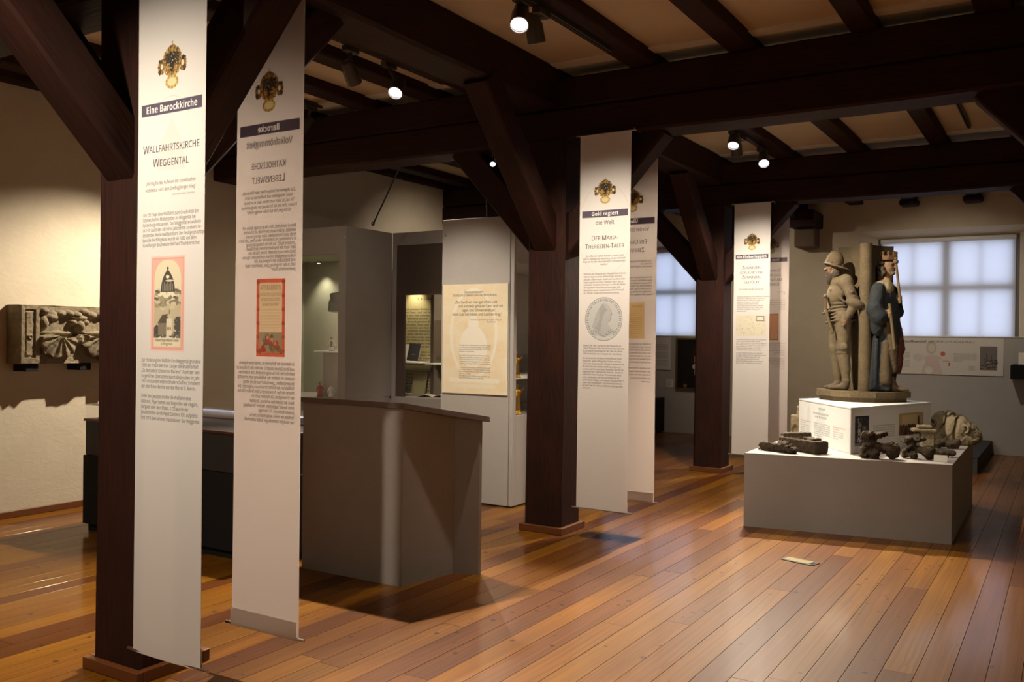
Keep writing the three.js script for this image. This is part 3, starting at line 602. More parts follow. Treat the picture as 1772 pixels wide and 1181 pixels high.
banner(-3.325, -2.885, 0.25, -6.385, false, 'white banner headed Geld regiert die Welt with a large silver coin', {
  band: 'Geld regiert', bandFit: 0.235, sub: 'die Welt', subFit: 0.165,
  ghost(s, c) { const g = s.ctx; g.strokeStyle = '#cfc8c2'; g.lineWidth = 1.5; g.beginPath(); g.ellipse(s.X(c), s.Y(2.45), s.sx * 0.235, s.sy * 0.36, 0, 0, 7); g.stroke(); },
  title: [['Der Maria-', 2.37, 0.235], ['Theresien-Taler', 2.305, 0.34]],
  body(s, c) {
    s.para(['„Ein silberner starker Münzen „strömte einst', 'viel zur beweglichen Bezahlung, sondern kleinste“', 'Ruf auch für den überregionalen Zahlungsverkehr', 'bekannt.“'], c, 2.238, 2.172, 0.02, { align: 'center', slant: -0.2 });
    s.para(['Während des schwankenden Silbergehaltes türkischer', 'Münzen stieg im Orient die Nachfrage nach euro-', 'päischen Silbermünzen. Zudem kam es während der', 'Regierungszeit von Maria Theresia (1740–1780) zu', 'verstärkten Handelsbeziehungen, so dass die Wiener', 'Ihr in großem Maße Silbermünzen prägen ließ.', 'Münzstätten waren beispielsweise Hall in Tirol und', 'ab 1764 der vorderösterreichische Günzburg.'], LX, 2.098, 1.948, 0.019);
    const g = s.ctx, cx = s.X(c), cy = s.Y(1.75), R = s.sx * 0.163, Q = (u, v) => [cx + u * R, cy - v * R];
    let k = 11; const r = () => { k = (k * 16807) % 2147483647; return k / 2147483647; };
    g.fillStyle = '#8d8c8a'; g.beginPath(); g.arc(cx, cy, R, 0, 7); g.fill(); g.fillStyle = '#d3d3d0'; g.beginPath(); g.arc(cx, cy, R * 0.975, 0, 7); g.fill(); g.fillStyle = '#cbcbc8'; g.beginPath(); g.arc(cx, cy, R * 0.8, 0, 7); g.fill();
    for (let i = 0; i < 44; i++) { const t = -2.6 + i / 44 * 5.2; g.save(); g.translate(cx + Math.sin(t) * R * 0.88, cy - Math.cos(t) * R * 0.88); g.rotate(t); g.fillStyle = '#a09f9c'; g.fillRect(-R * 0.018, -R * 0.06, R * 0.036 * (1 + (i % 3) * 0.4), R * 0.12); g.restore(); }
    // draped bust in profile looking right
    g.fillStyle = '#bdbdba'; g.beginPath(); g.moveTo(...Q(-0.72, -0.62)); g.quadraticCurveTo(...Q(-0.35, -0.3), ...Q(-0.2, 0.0)); g.quadraticCurveTo(...Q(-0.32, 0.6), ...Q(0.0, 0.74)); g.quadraticCurveTo(...Q(0.28, 0.72), ...Q(0.36, 0.42)); g.lineTo(...Q(0.44, 0.2)); g.lineTo(...Q(0.37, 0.16)); g.lineTo(...Q(0.38, 0.0)); g.quadraticCurveTo(...Q(0.3, -0.12), ...Q(0.2, -0.12)); g.quadraticCurveTo(...Q(0.25, -0.4), ...Q(0.62, -0.55)); g.quadraticCurveTo(...Q(0.1, -1.0), ...Q(-0.72, -0.62)); g.fill();
    g.strokeStyle = '#7c7b78'; g.lineWidth = 1.6; for (let i = 0; i < 9; i++) { g.beginPath(); g.moveTo(...Q(-0.05 + i * 0.03, 0.7 - i * 0.04)); g.quadraticCurveTo(...Q(-0.4 + i * 0.04, 0.4), ...Q(-0.6 + i * 0.05, -0.4 - 0.02 * i)); g.stroke(); }
    g.strokeStyle = '#6e6d6a'; g.lineWidth = 2; g.beginPath(); g.moveTo(...Q(0.36, 0.42)); g.lineTo(...Q(0.44, 0.2)); g.lineTo(...Q(0.37, 0.16)); g.lineTo(...Q(0.38, 0.0)); g.quadraticCurveTo(...Q(0.3, -0.12), ...Q(0.2, -0.14)); g.stroke();
    for (let i = 0; i < 10; i++) { g.beginPath(); g.arc(...Q(-0.6 + 0.13 * i, -0.62 + 0.12 * Math.sin(i)), R * 0.07, 0.4, 3.4); g.stroke(); }
    s.para(['Obwohl alle Taler aus der Zeit der Monarchin als', '„Maria-Theresien-Taler“ bezeichnet werden könnten,', 'ist der Begriff heutzutage auf den Taler des Jahres', '1780 beschränkt, dem Todesjahr der Herrscherin.'], LX, 1.535, 1.472, 0.019);
    s.para(['Bis heute wurden annähernd 400 Millionen Stück', 'produziert, wobei Silbergehalt, Größen und Rück-', 'seite sowie die Jahreszahl 1780 gleich geblieben sind.', 'Bis und nach dem Zweiten Weltkrieg prägten u.a.', 'London und Paris den Maria-Theresien-Taler für die', 'englischen bzw. französischen Kolonien. Gerade im', 'arabischen Raum besaß der Theresientaler einen', 'hohen Stellenwert, wie die verschiedensten Be-', 'zeichnungen belegen, zum Beispiel „Abu-gnuchte“ =', '„Vater der Zufriedenheit“. Im Jemen beispielsweise', 'war der Taler bis 1962 als offizielles Zahlungsmittel', 'anerkannt.'], LX, 1.435, 1.2, 0.019);
  } }, 3);
banner(-3.33, -2.89, 0.25, -6.925, true, 'white banner behind the coin banner, mirrored lettering Über Vorderöst', {
  band: 'Über', bandFit: 0.1, sub: 'Vorderösterreich', subFit: 0.3,
  title: [['Ein Unglück', 2.385, 0.3], ['Zerfetztes', 2.318, 0.29]],
  body(s, c) {
    s.para(['„Von Schwäbischen Gebieten ein', 'in Städten als', 'Kaiserlichen, Vorder Österreich“'], LX, 2.235, 2.19, 0.02, { slant: -0.2 });
    s.para(['Die Vorlande bildeten nie geschlossenes Gebiet', 'keine einheitlichen Gesetze und Verwaltung', 'Habsburger in Schwaben besaßen ein buntes', 'Nebeneinander aus Städten und', 'Herrschaften im Elsass, Breisgau und', 'Hohenberg und Nellenburg, Markgrafschaft', 'Burgau, dem Landvogt und Oberamt'], LX, 2.1, 1.96, 0.019);
    s.rect(0.1, 0.34, 1.6, 1.9, '#e3cfa4'); s.text('Edictum', 0.12, 1.86, 0.03, { fam: 'serif', fill: '#a38a55' }); for (let i = 0; i < 12; i++) s.rect(0.12, 0.3 - 0.05 * (i % 3), 1.64 + i * 0.017, 1.643 + i * 0.017, '#b79d67');
    s.para(['Der Rotten um die Regierung des Herzog', 'Ein Herr hatte die Grafschaft und Verwaltung', 'ehemals das Land Eberhard um Geld', 'den Grafen von Hohenberg und', 'Albrecht und dem schwäbischen Land', 'als in Freiburg. Die Herrschaft', 'Und das Erbe Vorderösterreich.'], LX, 1.55, 1.4, 0.019);
    s.para(['Die Landvogtei und die Grafschaft um', 'gab es viele Orte der Gegend', 'Österreich, aber ihre schwachen', 'das verkleinert Rottenburg', 'auch anders.'], LX, 1.35, 1.24, 0.019);
  } }, 4);
banner(-3.395, -2.965, 0.245, -10.465, false, 'white banner headed Ein Flickenteppich with an old map, beside the statue', {
  band: 'Ein Flickenteppich', bandFit: 0.35,
  title: [['Zusammen-', 2.43, 0.235], ['geklaubt und', 2.375, 0.285], ['Zusammen-', 2.318, 0.235], ['gestückt', 2.262, 0.19]],
  body(s, c) {
    s.para(['„Ein Vorderstück der Monarchie“'], c, 2.185, 2.185, 0.026, { align: 'center', slant: -0.2 });
    const fill = ['Vorderösterreich gehörte jahrhundertelang im Südwesten', 'als weitere der Habsburger Länder, hatte aber nie', 'wegen dem Kern Ihrer, die auch wichtigen Orte', 'wirkten es im Gebiete der Reichsstädte', 'Verwaltung und Rechte der Herrschaft.', 'Durch Verträge oder Verpfändung, zu weiteren', 'Grafschaften Hohenberg. Dann in vielen Teilen', 'Vorderösterreich gezählt, Rottenburg und', 'den Besitzungen.'];
    s.para(fill, LX, 2.1, 1.93, 0.019);
    s.rect(0.035, 0.395, 1.645, 1.892, '#e6dfc8'); let k = 17; const r = () => { k = (k * 16807) % 2147483647; return k / 2147483647; };
    for (let i = 0; i < 90; i++) { const x = 0.05 + r() * 0.33, y = 1.66 + r() * 0.21; s.ctx.strokeStyle = ['#bdb294', '#a59a7c', '#cbbf9d'][i % 3]; s.ctx.lineWidth = 1.5; s.ctx.beginPath(); s.ctx.moveTo(s.X(x), s.Y(y)); s.ctx.quadraticCurveTo(s.X(x + 0.03 * (r() - 0.5)), s.Y(y + 0.03 * r()), s.X(x + 0.05 * (r() - 0.5)), s.Y(y + 0.02 * (r() - 0.5))); s.ctx.stroke(); }
    s.rect(0.275, 0.37, 1.82, 1.88, '#6d6a5e'); s.rect(0.282, 0.363, 1.827, 1.873, '#e9e3d0');
    s.para(['Vorderösterreich Bezeichnung für die „schwäbischen', 'Lande“ als geschlossene Einheiten der Zeit,', 'gehört Vogtei und Elsass, Schwarzwald und Allgäu, im', 'hohenbergisch Rottenburg, Oberamt-Städte der heu-', 'tigen schwäbischen Anteile, so am Neckar wo der', 'Mosel und Freiburg-Breisgau u. a. am 1750', '„Aufgeteiltes Gebiet mit zerstreuten Flecken“.'], LX, 1.597, 1.475, 0.019);
    s.para(['Im späten Mittelalter reichten die Grafschaften', 'Herzogtum neben Land in den kleinen Gütern, die zu', 'bis weiter im Schwabenlandes gehört, der', 'große Ländereien Herrschaft bekommen.', 'Durch das Schwäbische folgte es am Rande das', 'Kaiser. Grat ein „schwäbisches Hof-Ländchen“.'], LX, 1.44, 1.322, 0.019);
  } }, 5);
banner(-3.32, -2.885, 0.245, -10.985, true, 'white banner behind the Flickenteppich banner, its right edge brightly lit', {
  band: 'Vom Ende', bandFit: 0.2,
  title: [['Schauplatz', 2.43, 0.25], ['Zahlreicher', 2.375, 0.25], ['Militärischer', 2.318, 0.28], ['Konflikte', 2.262, 0.2]],
  body(s, c) {
    s.para(['„In den Kriegen', 'Jahr“'], LX, 2.18, 2.16, 0.019, { slant: -0.2 });
    s.para(['Die Städte wurden Einquartierung', 'von Truppen und die Abgaben', 'Anwohner mit Lasten der Kriege', 'der Soldaten im Lande', 'Hohenberg.'], LX, 2.08, 1.97, 0.019);
    s.rect(0.12, 0.34, 1.6, 1.92, '#8e5a44'); s.rect(0.127, 0.333, 1.607, 1.913, '#d8b090');
    s.para(['Der Dreißigjährige Krieg und die Jahre', 'der Truppen brachten Hunger in', 'das Gebiet der Landschaft', 'zerstörten Höfen, Städten', 'von Schweden und Franzosen', 'Rottenburg besetzt', 'wurde.'], LX, 1.56, 1.42, 0.019);
    s.para(['Im Erbfolgekrieg waren auch', 'die Vorlande betroffen und', 'kamen Truppen im Lande', 'zogen durch die Stadt', 'weiter am Neckar', 'entlang.'], LX, 1.37, 1.25, 0.019);
  } }, 6);
// ---------- left wall: carved stone relief ----------
{
  const z0 = -5.35, z1 = -4.3, y0 = 1.325, y1 = 1.828;
  const t = thing('stone_relief', 'weathered carved stone relief slab with swags hung on the left wall', 'relief', [X0 + 0.004, y0, (z0 + z1) / 2]);
  const L = z1 - z0, H = y1 - y0, NX = 190, NY = 96, base = 0.17;
  const bump = (x, y, cx, cy, rx, ry, h) => { const d = ((x - cx) / rx) ** 2 + ((y - cy) / ry) ** 2; return d < 1 ? h * Math.sqrt(1 - d) : 0; };
  // u from the near (left in view) end, v up, both in metres
  const relief = (u, v) => {
    let h = 0.018;
    const inField = u > 0.17;
    if (!inField) {                                  // framing pilaster with a sunk panel and a rosette
      h = 0.045; if (u > 0.035 && u < 0.13 && v > 0.05 && v < H - 0.04) h = 0.03; if (u > 0.055 && u < 0.11 && v > 0.07 && v < H - 0.06) h = 0.038;
      h += bump(u, v, 0.085, 0.23, 0.025, 0.025, 0.018) - bump(u, v, 0.085, 0.23, 0.012, 0.012, 0.012);
    } else {
      const f = u - 0.17;
      for (const c of [0.16, 0.55]) {                // hanging swags like half shells with torn lower edges
        const d = Math.hypot((f - c) / 0.175, (v - 0.24) / 0.2), low = v < 0.235 + 0.02 * Math.sin(f * 20);
        if (low && d < 1 + 0.04 * Math.sin(f * 70) + 0.03 * Math.sin(v * 90)) h = 0.075 + 0.035 * Math.sqrt(Math.max(0, 1 - d)) + 0.008 * Math.sin(Math.atan2(v - 0.24, f - c) * 14);
        h = Math.max(h, bump(f, v, c, 0.265, 0.16, 0.02, 0.055));
      }
      for (let i = 0; i < 12; i++) h = Math.max(h, bump(f, v, 0.04 + 0.075 * i, H - 0.05 - 0.03 * Math.abs(Math.sin(i * 1.9)), 0.05, 0.035, 0.075 + 0.01 * Math.sin(i * 5)));   // leafy cornice
      for (const [c, e, a, b, q] of [[0.36, 0.33, 0.05, 0.06, 0.1], [0.36, 0.4, 0.09, 0.035, 0.08], [0.30, 0.36, 0.04, 0.03, 0.08], [0.42, 0.36, 0.04, 0.03, 0.08], [0.36, 0.2, 0.03, 0.05, 0.09], [0.04, 0.36, 0.05, 0.07, 0.07], [0.1, 0.4, 0.07, 0.04, 0.08], [0.66, 0.38, 0.07, 0.05, 0.08]]) h = Math.max(h, bump(f, v, c, e, a, b, q));
      h -= bump(f, v, 0.335, 0.235, 0.03, 0.04, 0.05) + bump(f, v, 0.395, 0.235, 0.03, 0.04, 0.05);
    }
    return h + 0.004 * fbm(u * 30, v * 30, 1) + 0.006 * noise(u * 9, v * 9, 4);
  };
  const pos = [], idx = [], uv = [];
  for (let j = 0; j <= NY; j++) for (let i = 0; i <= NX; i++) {
    const u = i / NX * L, v = j / NY * H, e = Math.min(i, NX - i, j, NY - j) === 0;
    const ragY = j === NY ? 0.006 * noise(u * 20, 3) : 0, ragZ = (i === 0 || i === NX) ? 0.006 * noise(v * 20, 9) : 0;
    pos.push(base + (e ? 0.02 : relief(u, v)), v + ragY, L / 2 - u + ragZ); uv.push(u * 1.5, v * 1.5);
  }
  const W1 = NX + 1;
  for (let j = 0; j < NY; j++) for (let i = 0; i < NX; i++) { const a = j * W1 + i; idx.push(a, a + 1, a + W1 + 1, a, a + W1 + 1, a + W1); }
  const ring = []; for (let i = 0; i <= NX; i++) ring.push(i); for (let j = 1; j <= NY; j++) ring.push(j * W1 + NX); for (let i = NX - 1; i >= 0; i--) ring.push(NY * W1 + i); for (let j = NY - 1; j >= 1; j--) ring.push(j * W1);
  const first = pos.length / 3; for (const k of ring) { pos.push(0.0, pos[3 * k + 1], pos[3 * k + 2]); uv.push(pos[3 * k + 1], pos[3 * k + 2]); }
  ring.forEach((k, i) => { const n = (i + 1) % ring.length; idx.push(k, first + i, first + n, k, first + n, ring[n]); });
  let g = new THREE.BufferGeometry(); g.setAttribute('position', new THREE.Float32BufferAttribute(pos, 3)); g.setAttribute('uv', new THREE.Float32BufferAttribute(uv, 2)); g.setIndex(idx);
  g = toCreasedNormals(g, 0.9);
  mesh('slab', g, M.stone, t);
  mesh('bracket', rbx(0, 0.19, -0.065, 0, L / 2 - 0.17, L / 2 - 0.06, 0.004), M.blackMatt, t);
  mesh('bracket', rbx(0, 0.19, -0.065, 0, L / 2 - 0.66, L / 2 - 0.55, 0.004), M.blackMatt, t);
  mesh('bracket', rbx(0, 0.19, -0.065, 0, -L / 2 + 0.06, -L / 2 + 0.17, 0.004), M.blackMatt, t);
}

// ---------- low black table vitrine by the left wall ----------
{
  const x0 = -6.77, x1 = -4.62, z0 = -5.15, z1 = -4.4;
  const t = thing('table_vitrine', 'low black table vitrine with a lit glass top behind the nearest banners', 'vitrine', [(x0 + x1) / 2, 0, (z0 + z1) / 2]);
  const w = (x1 - x0) / 2, d = (z1 - z0) / 2;
  mesh('plinth', rbx(-w + 0.03, w - 0.03, 0, 0.06, -d + 0.03, d - 0.03), M.blackMatt, t);
  mesh('body', rbx(-w, w, 0.06, 0.61, -d, d, 0.004), M.blackMatt, t);
  mesh('upper_case', rbx(-w + 0.012, w - 0.012, 0.614, 0.885, -d + 0.012, d - 0.012, 0.003), std({ color: 0x2c2a2c, roughness: 0.6 }), t);
  const rim = std({ color: 0x4a2420, roughness: 0.4 });
  mesh('rim', rbx(-w, w, 0.885, 0.905, d - 0.03, d, 0.003), rim, t); mesh('rim', rbx(-w, w, 0.885, 0.905, -d, -d + 0.03, 0.003), rim, t);
  mesh('rim', rbx(-w, -w + 0.03, 0.885, 0.905, -d + 0.03, d - 0.03, 0.003), rim, t); mesh('rim', rbx(w - 0.03, w, 0.885, 0.905, -d + 0.03, d - 0.03, 0.003), rim, t);
  mesh('display_bed', bx(-w + 0.03, w - 0.03, 0.886, 0.892, -d + 0.03, d - 0.03), std({ color: 0x3c3430, roughness: 0.9 }), t);
  mesh('glass_pane', bx(-w + 0.01, w - 0.01, 0.905, 1.01, d - 0.014, d - 0.008), M.glass, t);
  mesh('glass_pane', bx(-w + 0.01, w - 0.01, 0.905, 1.01, -d + 0.008, -d + 0.014), M.glass, t);
  mesh('glass_pane', bx(-w + 0.008, -w + 0.014, 0.905, 1.01, -d + 0.014, d - 0.014), M.glass, t);
  mesh('glass_pane', bx(w - 0.014, w - 0.008, 0.905, 1.01, -d + 0.014, d - 0.014), M.glass, t);
  mesh('glass_top', bx(-w + 0.008, w - 0.008, 1.01, 1.016, -d + 0.008, d - 0.008), M.glass, t);
  const tube = mesh('light_tube', tubeBetween(V(-w + 0.06, 0.965, -d + 0.05), V(w - 0.06, 0.965, -d + 0.05), 0.006, 10), std({ color: 0xffffff, emissive: 0xe4e6ff, emissiveIntensity: 3.2 }), t);
  const al = new THREE.RectAreaLight(0xe8e8ff, 0.8, 2 * w - 0.14, 0.02); al.position.set(0, 0.953, -d + 0.06); al.lookAt(V(0, 0.885, -d + 0.35).add(t.position)); al.name = 'tube_light'; t.add(al);
  al.lookAt(t.position.x, 0.89, t.position.z - d + 0.4);
}

// ---------- tall showcases ----------
const TOP = 2.74;
const inM = std({ color: 0xa6a893, roughness: 0.9 });
// small downlight inside a showcase
function downlight(parent, x, y, z, tx, ty, tz, cd, color = 0xffefcf) {
  const g = cyl(0.028, 0.024, 0.03, 20); g.translate(x, y - 0.015, z); const h = mesh('downlight', g, M.steel, parent);
  const l = new THREE.CircleGeometry(0.02, 20); l.rotateX(Math.PI / 2); l.translate(x, y - 0.0305, z); mesh('lens', l, M.lens, h);
  const s = new THREE.SpotLight(color, cd * LAMP, 0, 0.75, 0.6, 2); s.position.set(x, y - 0.04, z); s.target.position.set(tx, ty, tz); s.castShadow = true; s.name = 'downlight_beam'; s.target.name = 'aim'; parent.add(s, s.target);
}
{ // case with the figurines, against the left wall
  const x0 = X0 + 0.005, x1 = -6.42, z1 = -7.1, z0 = -7.83;
  const t = thing('tall_showcase', 'tall grey showcase by the left wall holding small figurines behind glass', 'showcase', [0, 0, 0]);
  mesh('base', rbx(x0, x1, 0, 0.93, z0, z1, 0.004), M.greyDark, t);
  mesh('side_panel', rbx(x1 - 0.03, x1, 0.93, TOP, z0 - 0.022, z1 - 0.012, 0.004), M.greyDark, t);
  mesh('corner_strip', rbx(x1 - 0.012, x1 + 0.004, 0.93, TOP, z1 - 0.012, z1 + 0.002, 0.002), M.greyDark, t);
  mesh('stile', rbx(x1 - 0.1, x1 - 0.012, 0.93, 2.45, z1 - 0.03, z1, 0.003), M.greyDark, t);
  mesh('stile', rbx(x0, x0 + 0.08, 0.93, 2.45, z1 - 0.03, z1, 0.003), M.greyDark, t);
  mesh('header', rbx(x0, x1 - 0.012, 2.45, TOP, z1 - 0.03, z1, 0.003), M.greyDark, t);
  mesh('back_panel', bx(x0, x1 - 0.03, 0.93, TOP, z0, z0 + 0.03), inM, t);
  mesh('wall_panel', bx(x0, x0 + 0.02, 0.93, TOP, z0 + 0.03, z1 - 0.03), inM, t);
  mesh('roof', bx(x0, x1 - 0.03, 2.45, 2.48, z0 + 0.03, z1 - 0.03), inM, t);
  mesh('glass_pane', bx(x0 + 0.08, x1 - 0.1, 0.93, 2.45, z1 - 0.02, z1 - 0.014), M.glass, t);
  mesh('shelf', rbx(-6.94, x1 - 0.03, 1.413, 1.43, -7.6, -7.18, 0.003), M.white, t);
  mesh('shelf_block', rbx(-6.92, x1 - 0.035, 0.93, 1.413, -7.58, -7.3, 0.004), M.greyDark, t);
  const k = mesh('lock', cyl(0.012, 0.012, 0.012, 16).rotateX(Math.PI / 2).translate(-6.44, 2.62, z1 + 0.004), M.steel, t);
  for (const x of [-7.35, -6.95, -6.62]) downlight(t, x, 2.45, z0 + 0.16, x, 0.93, z0 + 0.12, 1.6);
}
{ // case with the books, set back between the two others; its inside reaches behind the figurine case
  const x0 = -6.415, x1 = -5.265, z1 = -7.85, z0 = -8.32, xi = -6.85;
  const t = thing('book_showcase', 'dark-fronted showcase with a lit window showing books before a printed page', 'showcase', [0, 0, 0]);
  const dm = std({ color: 0x4d4039, roughness: 0.45 });
  mesh('base', rbx(x0, x1, 0, 0.93, z0, z1, 0.004), M.greyDark, t);
  mesh('top_rail', rbx(x0, x1, 2.6, TOP, z1 - 0.03, z1, 0.003), M.greyDark, t);
  mesh('stile', rbx(x0, -6.36, 0.93, 2.6, z1 - 0.03, z1, 0.003), M.greyDark, t);
  mesh('dark_header', rbx(-6.36, x1, 2.05, 2.6, z1 - 0.03, z1 - 0.008, 0.003), dm, t);
  mesh('dark_stile', rbx(-6.36, -6.24, 0.93, 2.05, z1 - 0.03, z1 - 0.008, 0.003), dm, t);
  mesh('dark_stile', rbx(-5.4, x1, 0.93, 2.05, z1 - 0.03, z1 - 0.008, 0.003), dm, t);
  mesh('side_panel', bx(xi, xi + 0.03, 0.93, 2.33, z0, z1 - 0.03), inM, t); mesh('side_panel', bx(x1 - 0.03, x1, 0.93, 2.33, z0, z1 - 0.03), inM, t);
  mesh('inner_front', bx(xi, x0, 0.93, 2.33, z1 - 0.03, z1 - 0.01), inM, t);
  mesh('roof', bx(xi + 0.03, x1 - 0.03, 2.3, 2.33, z0 + 0.03, z1 - 0.03), inM, t);
  mesh('display_floor', bx(xi, x0, 0.9, 0.93, z0, z1 - 0.03), inM, t);
  mesh('glass_pane', bx(-6.24, -5.4, 0.93, 2.05, z1 - 0.02, z1 - 0.014), M.glass, t);
  const page = canvasTex(900, 768, (c, W, H) => {
    c.fillStyle = '#b3a677'; c.fillRect(0, 0, W, H); c.fillStyle = '#2d2617';
    c.font = 'bold 20px serif'; c.fillText('F. A. v. Rath Diener', 250, 160); c.fillText('Ordnung', 660, 160);
    const words = 'und der nach gemeinen Rechten darin haben wollen sollen Unser Land Leut vnd Ordnung des Gerichts auch Statt Rottenburg am Neckar Grafschaft Hohenberg zue jeder Zeit fleißig halten'.split(' ');
    let k = 0; const rows = [...Array(13).keys()].map((i) => 225 + i * 20).concat([...Array(5).keys()].map((i) => 500 + i * 20), [...Array(7).keys()].map((i) => 625 + i * 20));
    for (const [xa, xb] of [[60, 470], [540, 880]]) for (const y of rows) { let x = xa; c.font = 'bold 17px serif'; while (x < xb - 40) { const w = words[k++ % words.length]; c.fillText(w, x, y); x += c.measureText(w).width + 7; } }
  });
  const bg = new THREE.PlaneGeometry(x1 - xi - 0.06, 1.37); bg.translate((xi + x1) / 2, 1.615, z0 + 0.032);
  mesh('back_panel', bx(xi + 0.03, x1 - 0.03, 0.93, 2.3, z0, z0 + 0.03), inM, t);
  mesh('printed_page', bg, std({ map: page, roughness: 0.9 }), t);
  mesh('shelf', rbx(xi + 0.03, -6.1, 1.3, 1.312, z0 + 0.04, z1 - 0.1, 0.002), M.white, t);
  mesh('shelf', rbx(-6.03, x1 - 0.03, 1.29, 1.302, z0 + 0.04, z1 - 0.1, 0.002), M.white, t);
  mesh('divider', bx(-6.08, -6.04, 0.93, 2.3, z0 + 0.035, z0 + 0.2), dm, t);
  for (const x of [-6.42, -5.75]) downlight(t, x, 2.3, z0 + 0.13, x, 0.93, z0 + 0.13, 2.2);
}
function openBook(label, pos, turn, s = 1) {
  const t = thing('open_book', label, 'book', pos, turn);
  for (const d of [-1, 1]) {
    const g = new THREE.PlaneGeometry(0.13 * s, 0.2 * s, 8, 1), p = g.attributes.position;
    for (let i = 0; i < p.count; i++) p.setZ(i, 0.02 * s * Math.sin((p.getX(i) / (0.13 * s) * d + 0.5) * 2.6));
    g.translate(d * 0.066 * s, 0, 0.004); g.rotateX(-Math.PI / 2); g.computeVertexNormals();
    mesh('page', g, std({ color: 0xe9e4d0, roughness: 0.9, side: THREE.DoubleSide }), t);
    mesh('cover', rbx(d > 0 ? 0 : -0.138 * s, d > 0 ? 0.138 * s : 0, 0, 0.004, -0.105 * s, 0.105 * s, 0.001), std({ color: 0x5b3b22, roughness: 0.8 }), t);
  }
  return t;
}
openBook('open book lying at the bottom right of the lit book window', [-5.98, 0.931, -8.08], 0.35, 1.2);
openBook('open book lying at the bottom left of the lit book window', [-6.45, 0.931, -8.06], -0.5, 1.0);
{
  const t = thing('dark_book', 'black bound book leaning upright on the shelf in the book window', 'book', [-6.3, 1.312, -8.08], 0.25);
  const inner = new THREE.Group();
  const tilt = (g) => { g.rotateX(-0.3); g.rotateZ(-0.06); g.translate(0, 0.012, 0); return g; };
  mesh('cover', tilt(rbx(-0.07, 0.07, 0, 0.2, -0.012, 0.012, 0.004)), std({ color: 0x17171a, roughness: 0.5 }), t);
  mesh('page_block', tilt(rbx(-0.064, 0.0722, 0.006, 0.194, -0.008, 0.008, 0.001)), M.paper, t);
  mesh('title_plate', tilt(bx(-0.03, 0.025, 0.065, 0.072, 0.0118, 0.0128)), M.gold, t);
  const s = thing('standing_page', 'white printed page standing on the shelf left of the black book', 'page', [-6.46, 1.312, -8.1], 0.15);
  const pg = bx(-0.08, 0.08, 0, 0.2, -0.002, 0.002); pg.rotateX(-0.25); mesh('sheet', pg, M.paper, s);
  const ft = bx(-0.02, 0.02, 0, 0.12, -0.002, 0.002); ft.rotateX(0.35); ft.translate(0, 0, -0.06); mesh('support', ft, M.white, s);
  const l = thing('page_holder', 'clear stand with a document under the shelf of the book window', 'stand', [-6.3, 0.931, -8.19], 0.1);
  const g1 = bx(-0.09, 0.09, 0, 0.26, -0.003, 0.003); g1.rotateX(-0.2); mesh('panel', g1, std({ color: 0x9c9068, roughness: 0.7 }), l);
  const g2 = bx(-0.05, 0.05, 0, 0.2, -0.003, 0.003); g2.rotateX(0.2); g2.translate(0, 0, -0.09); mesh('support', g2, M.white, l);
}
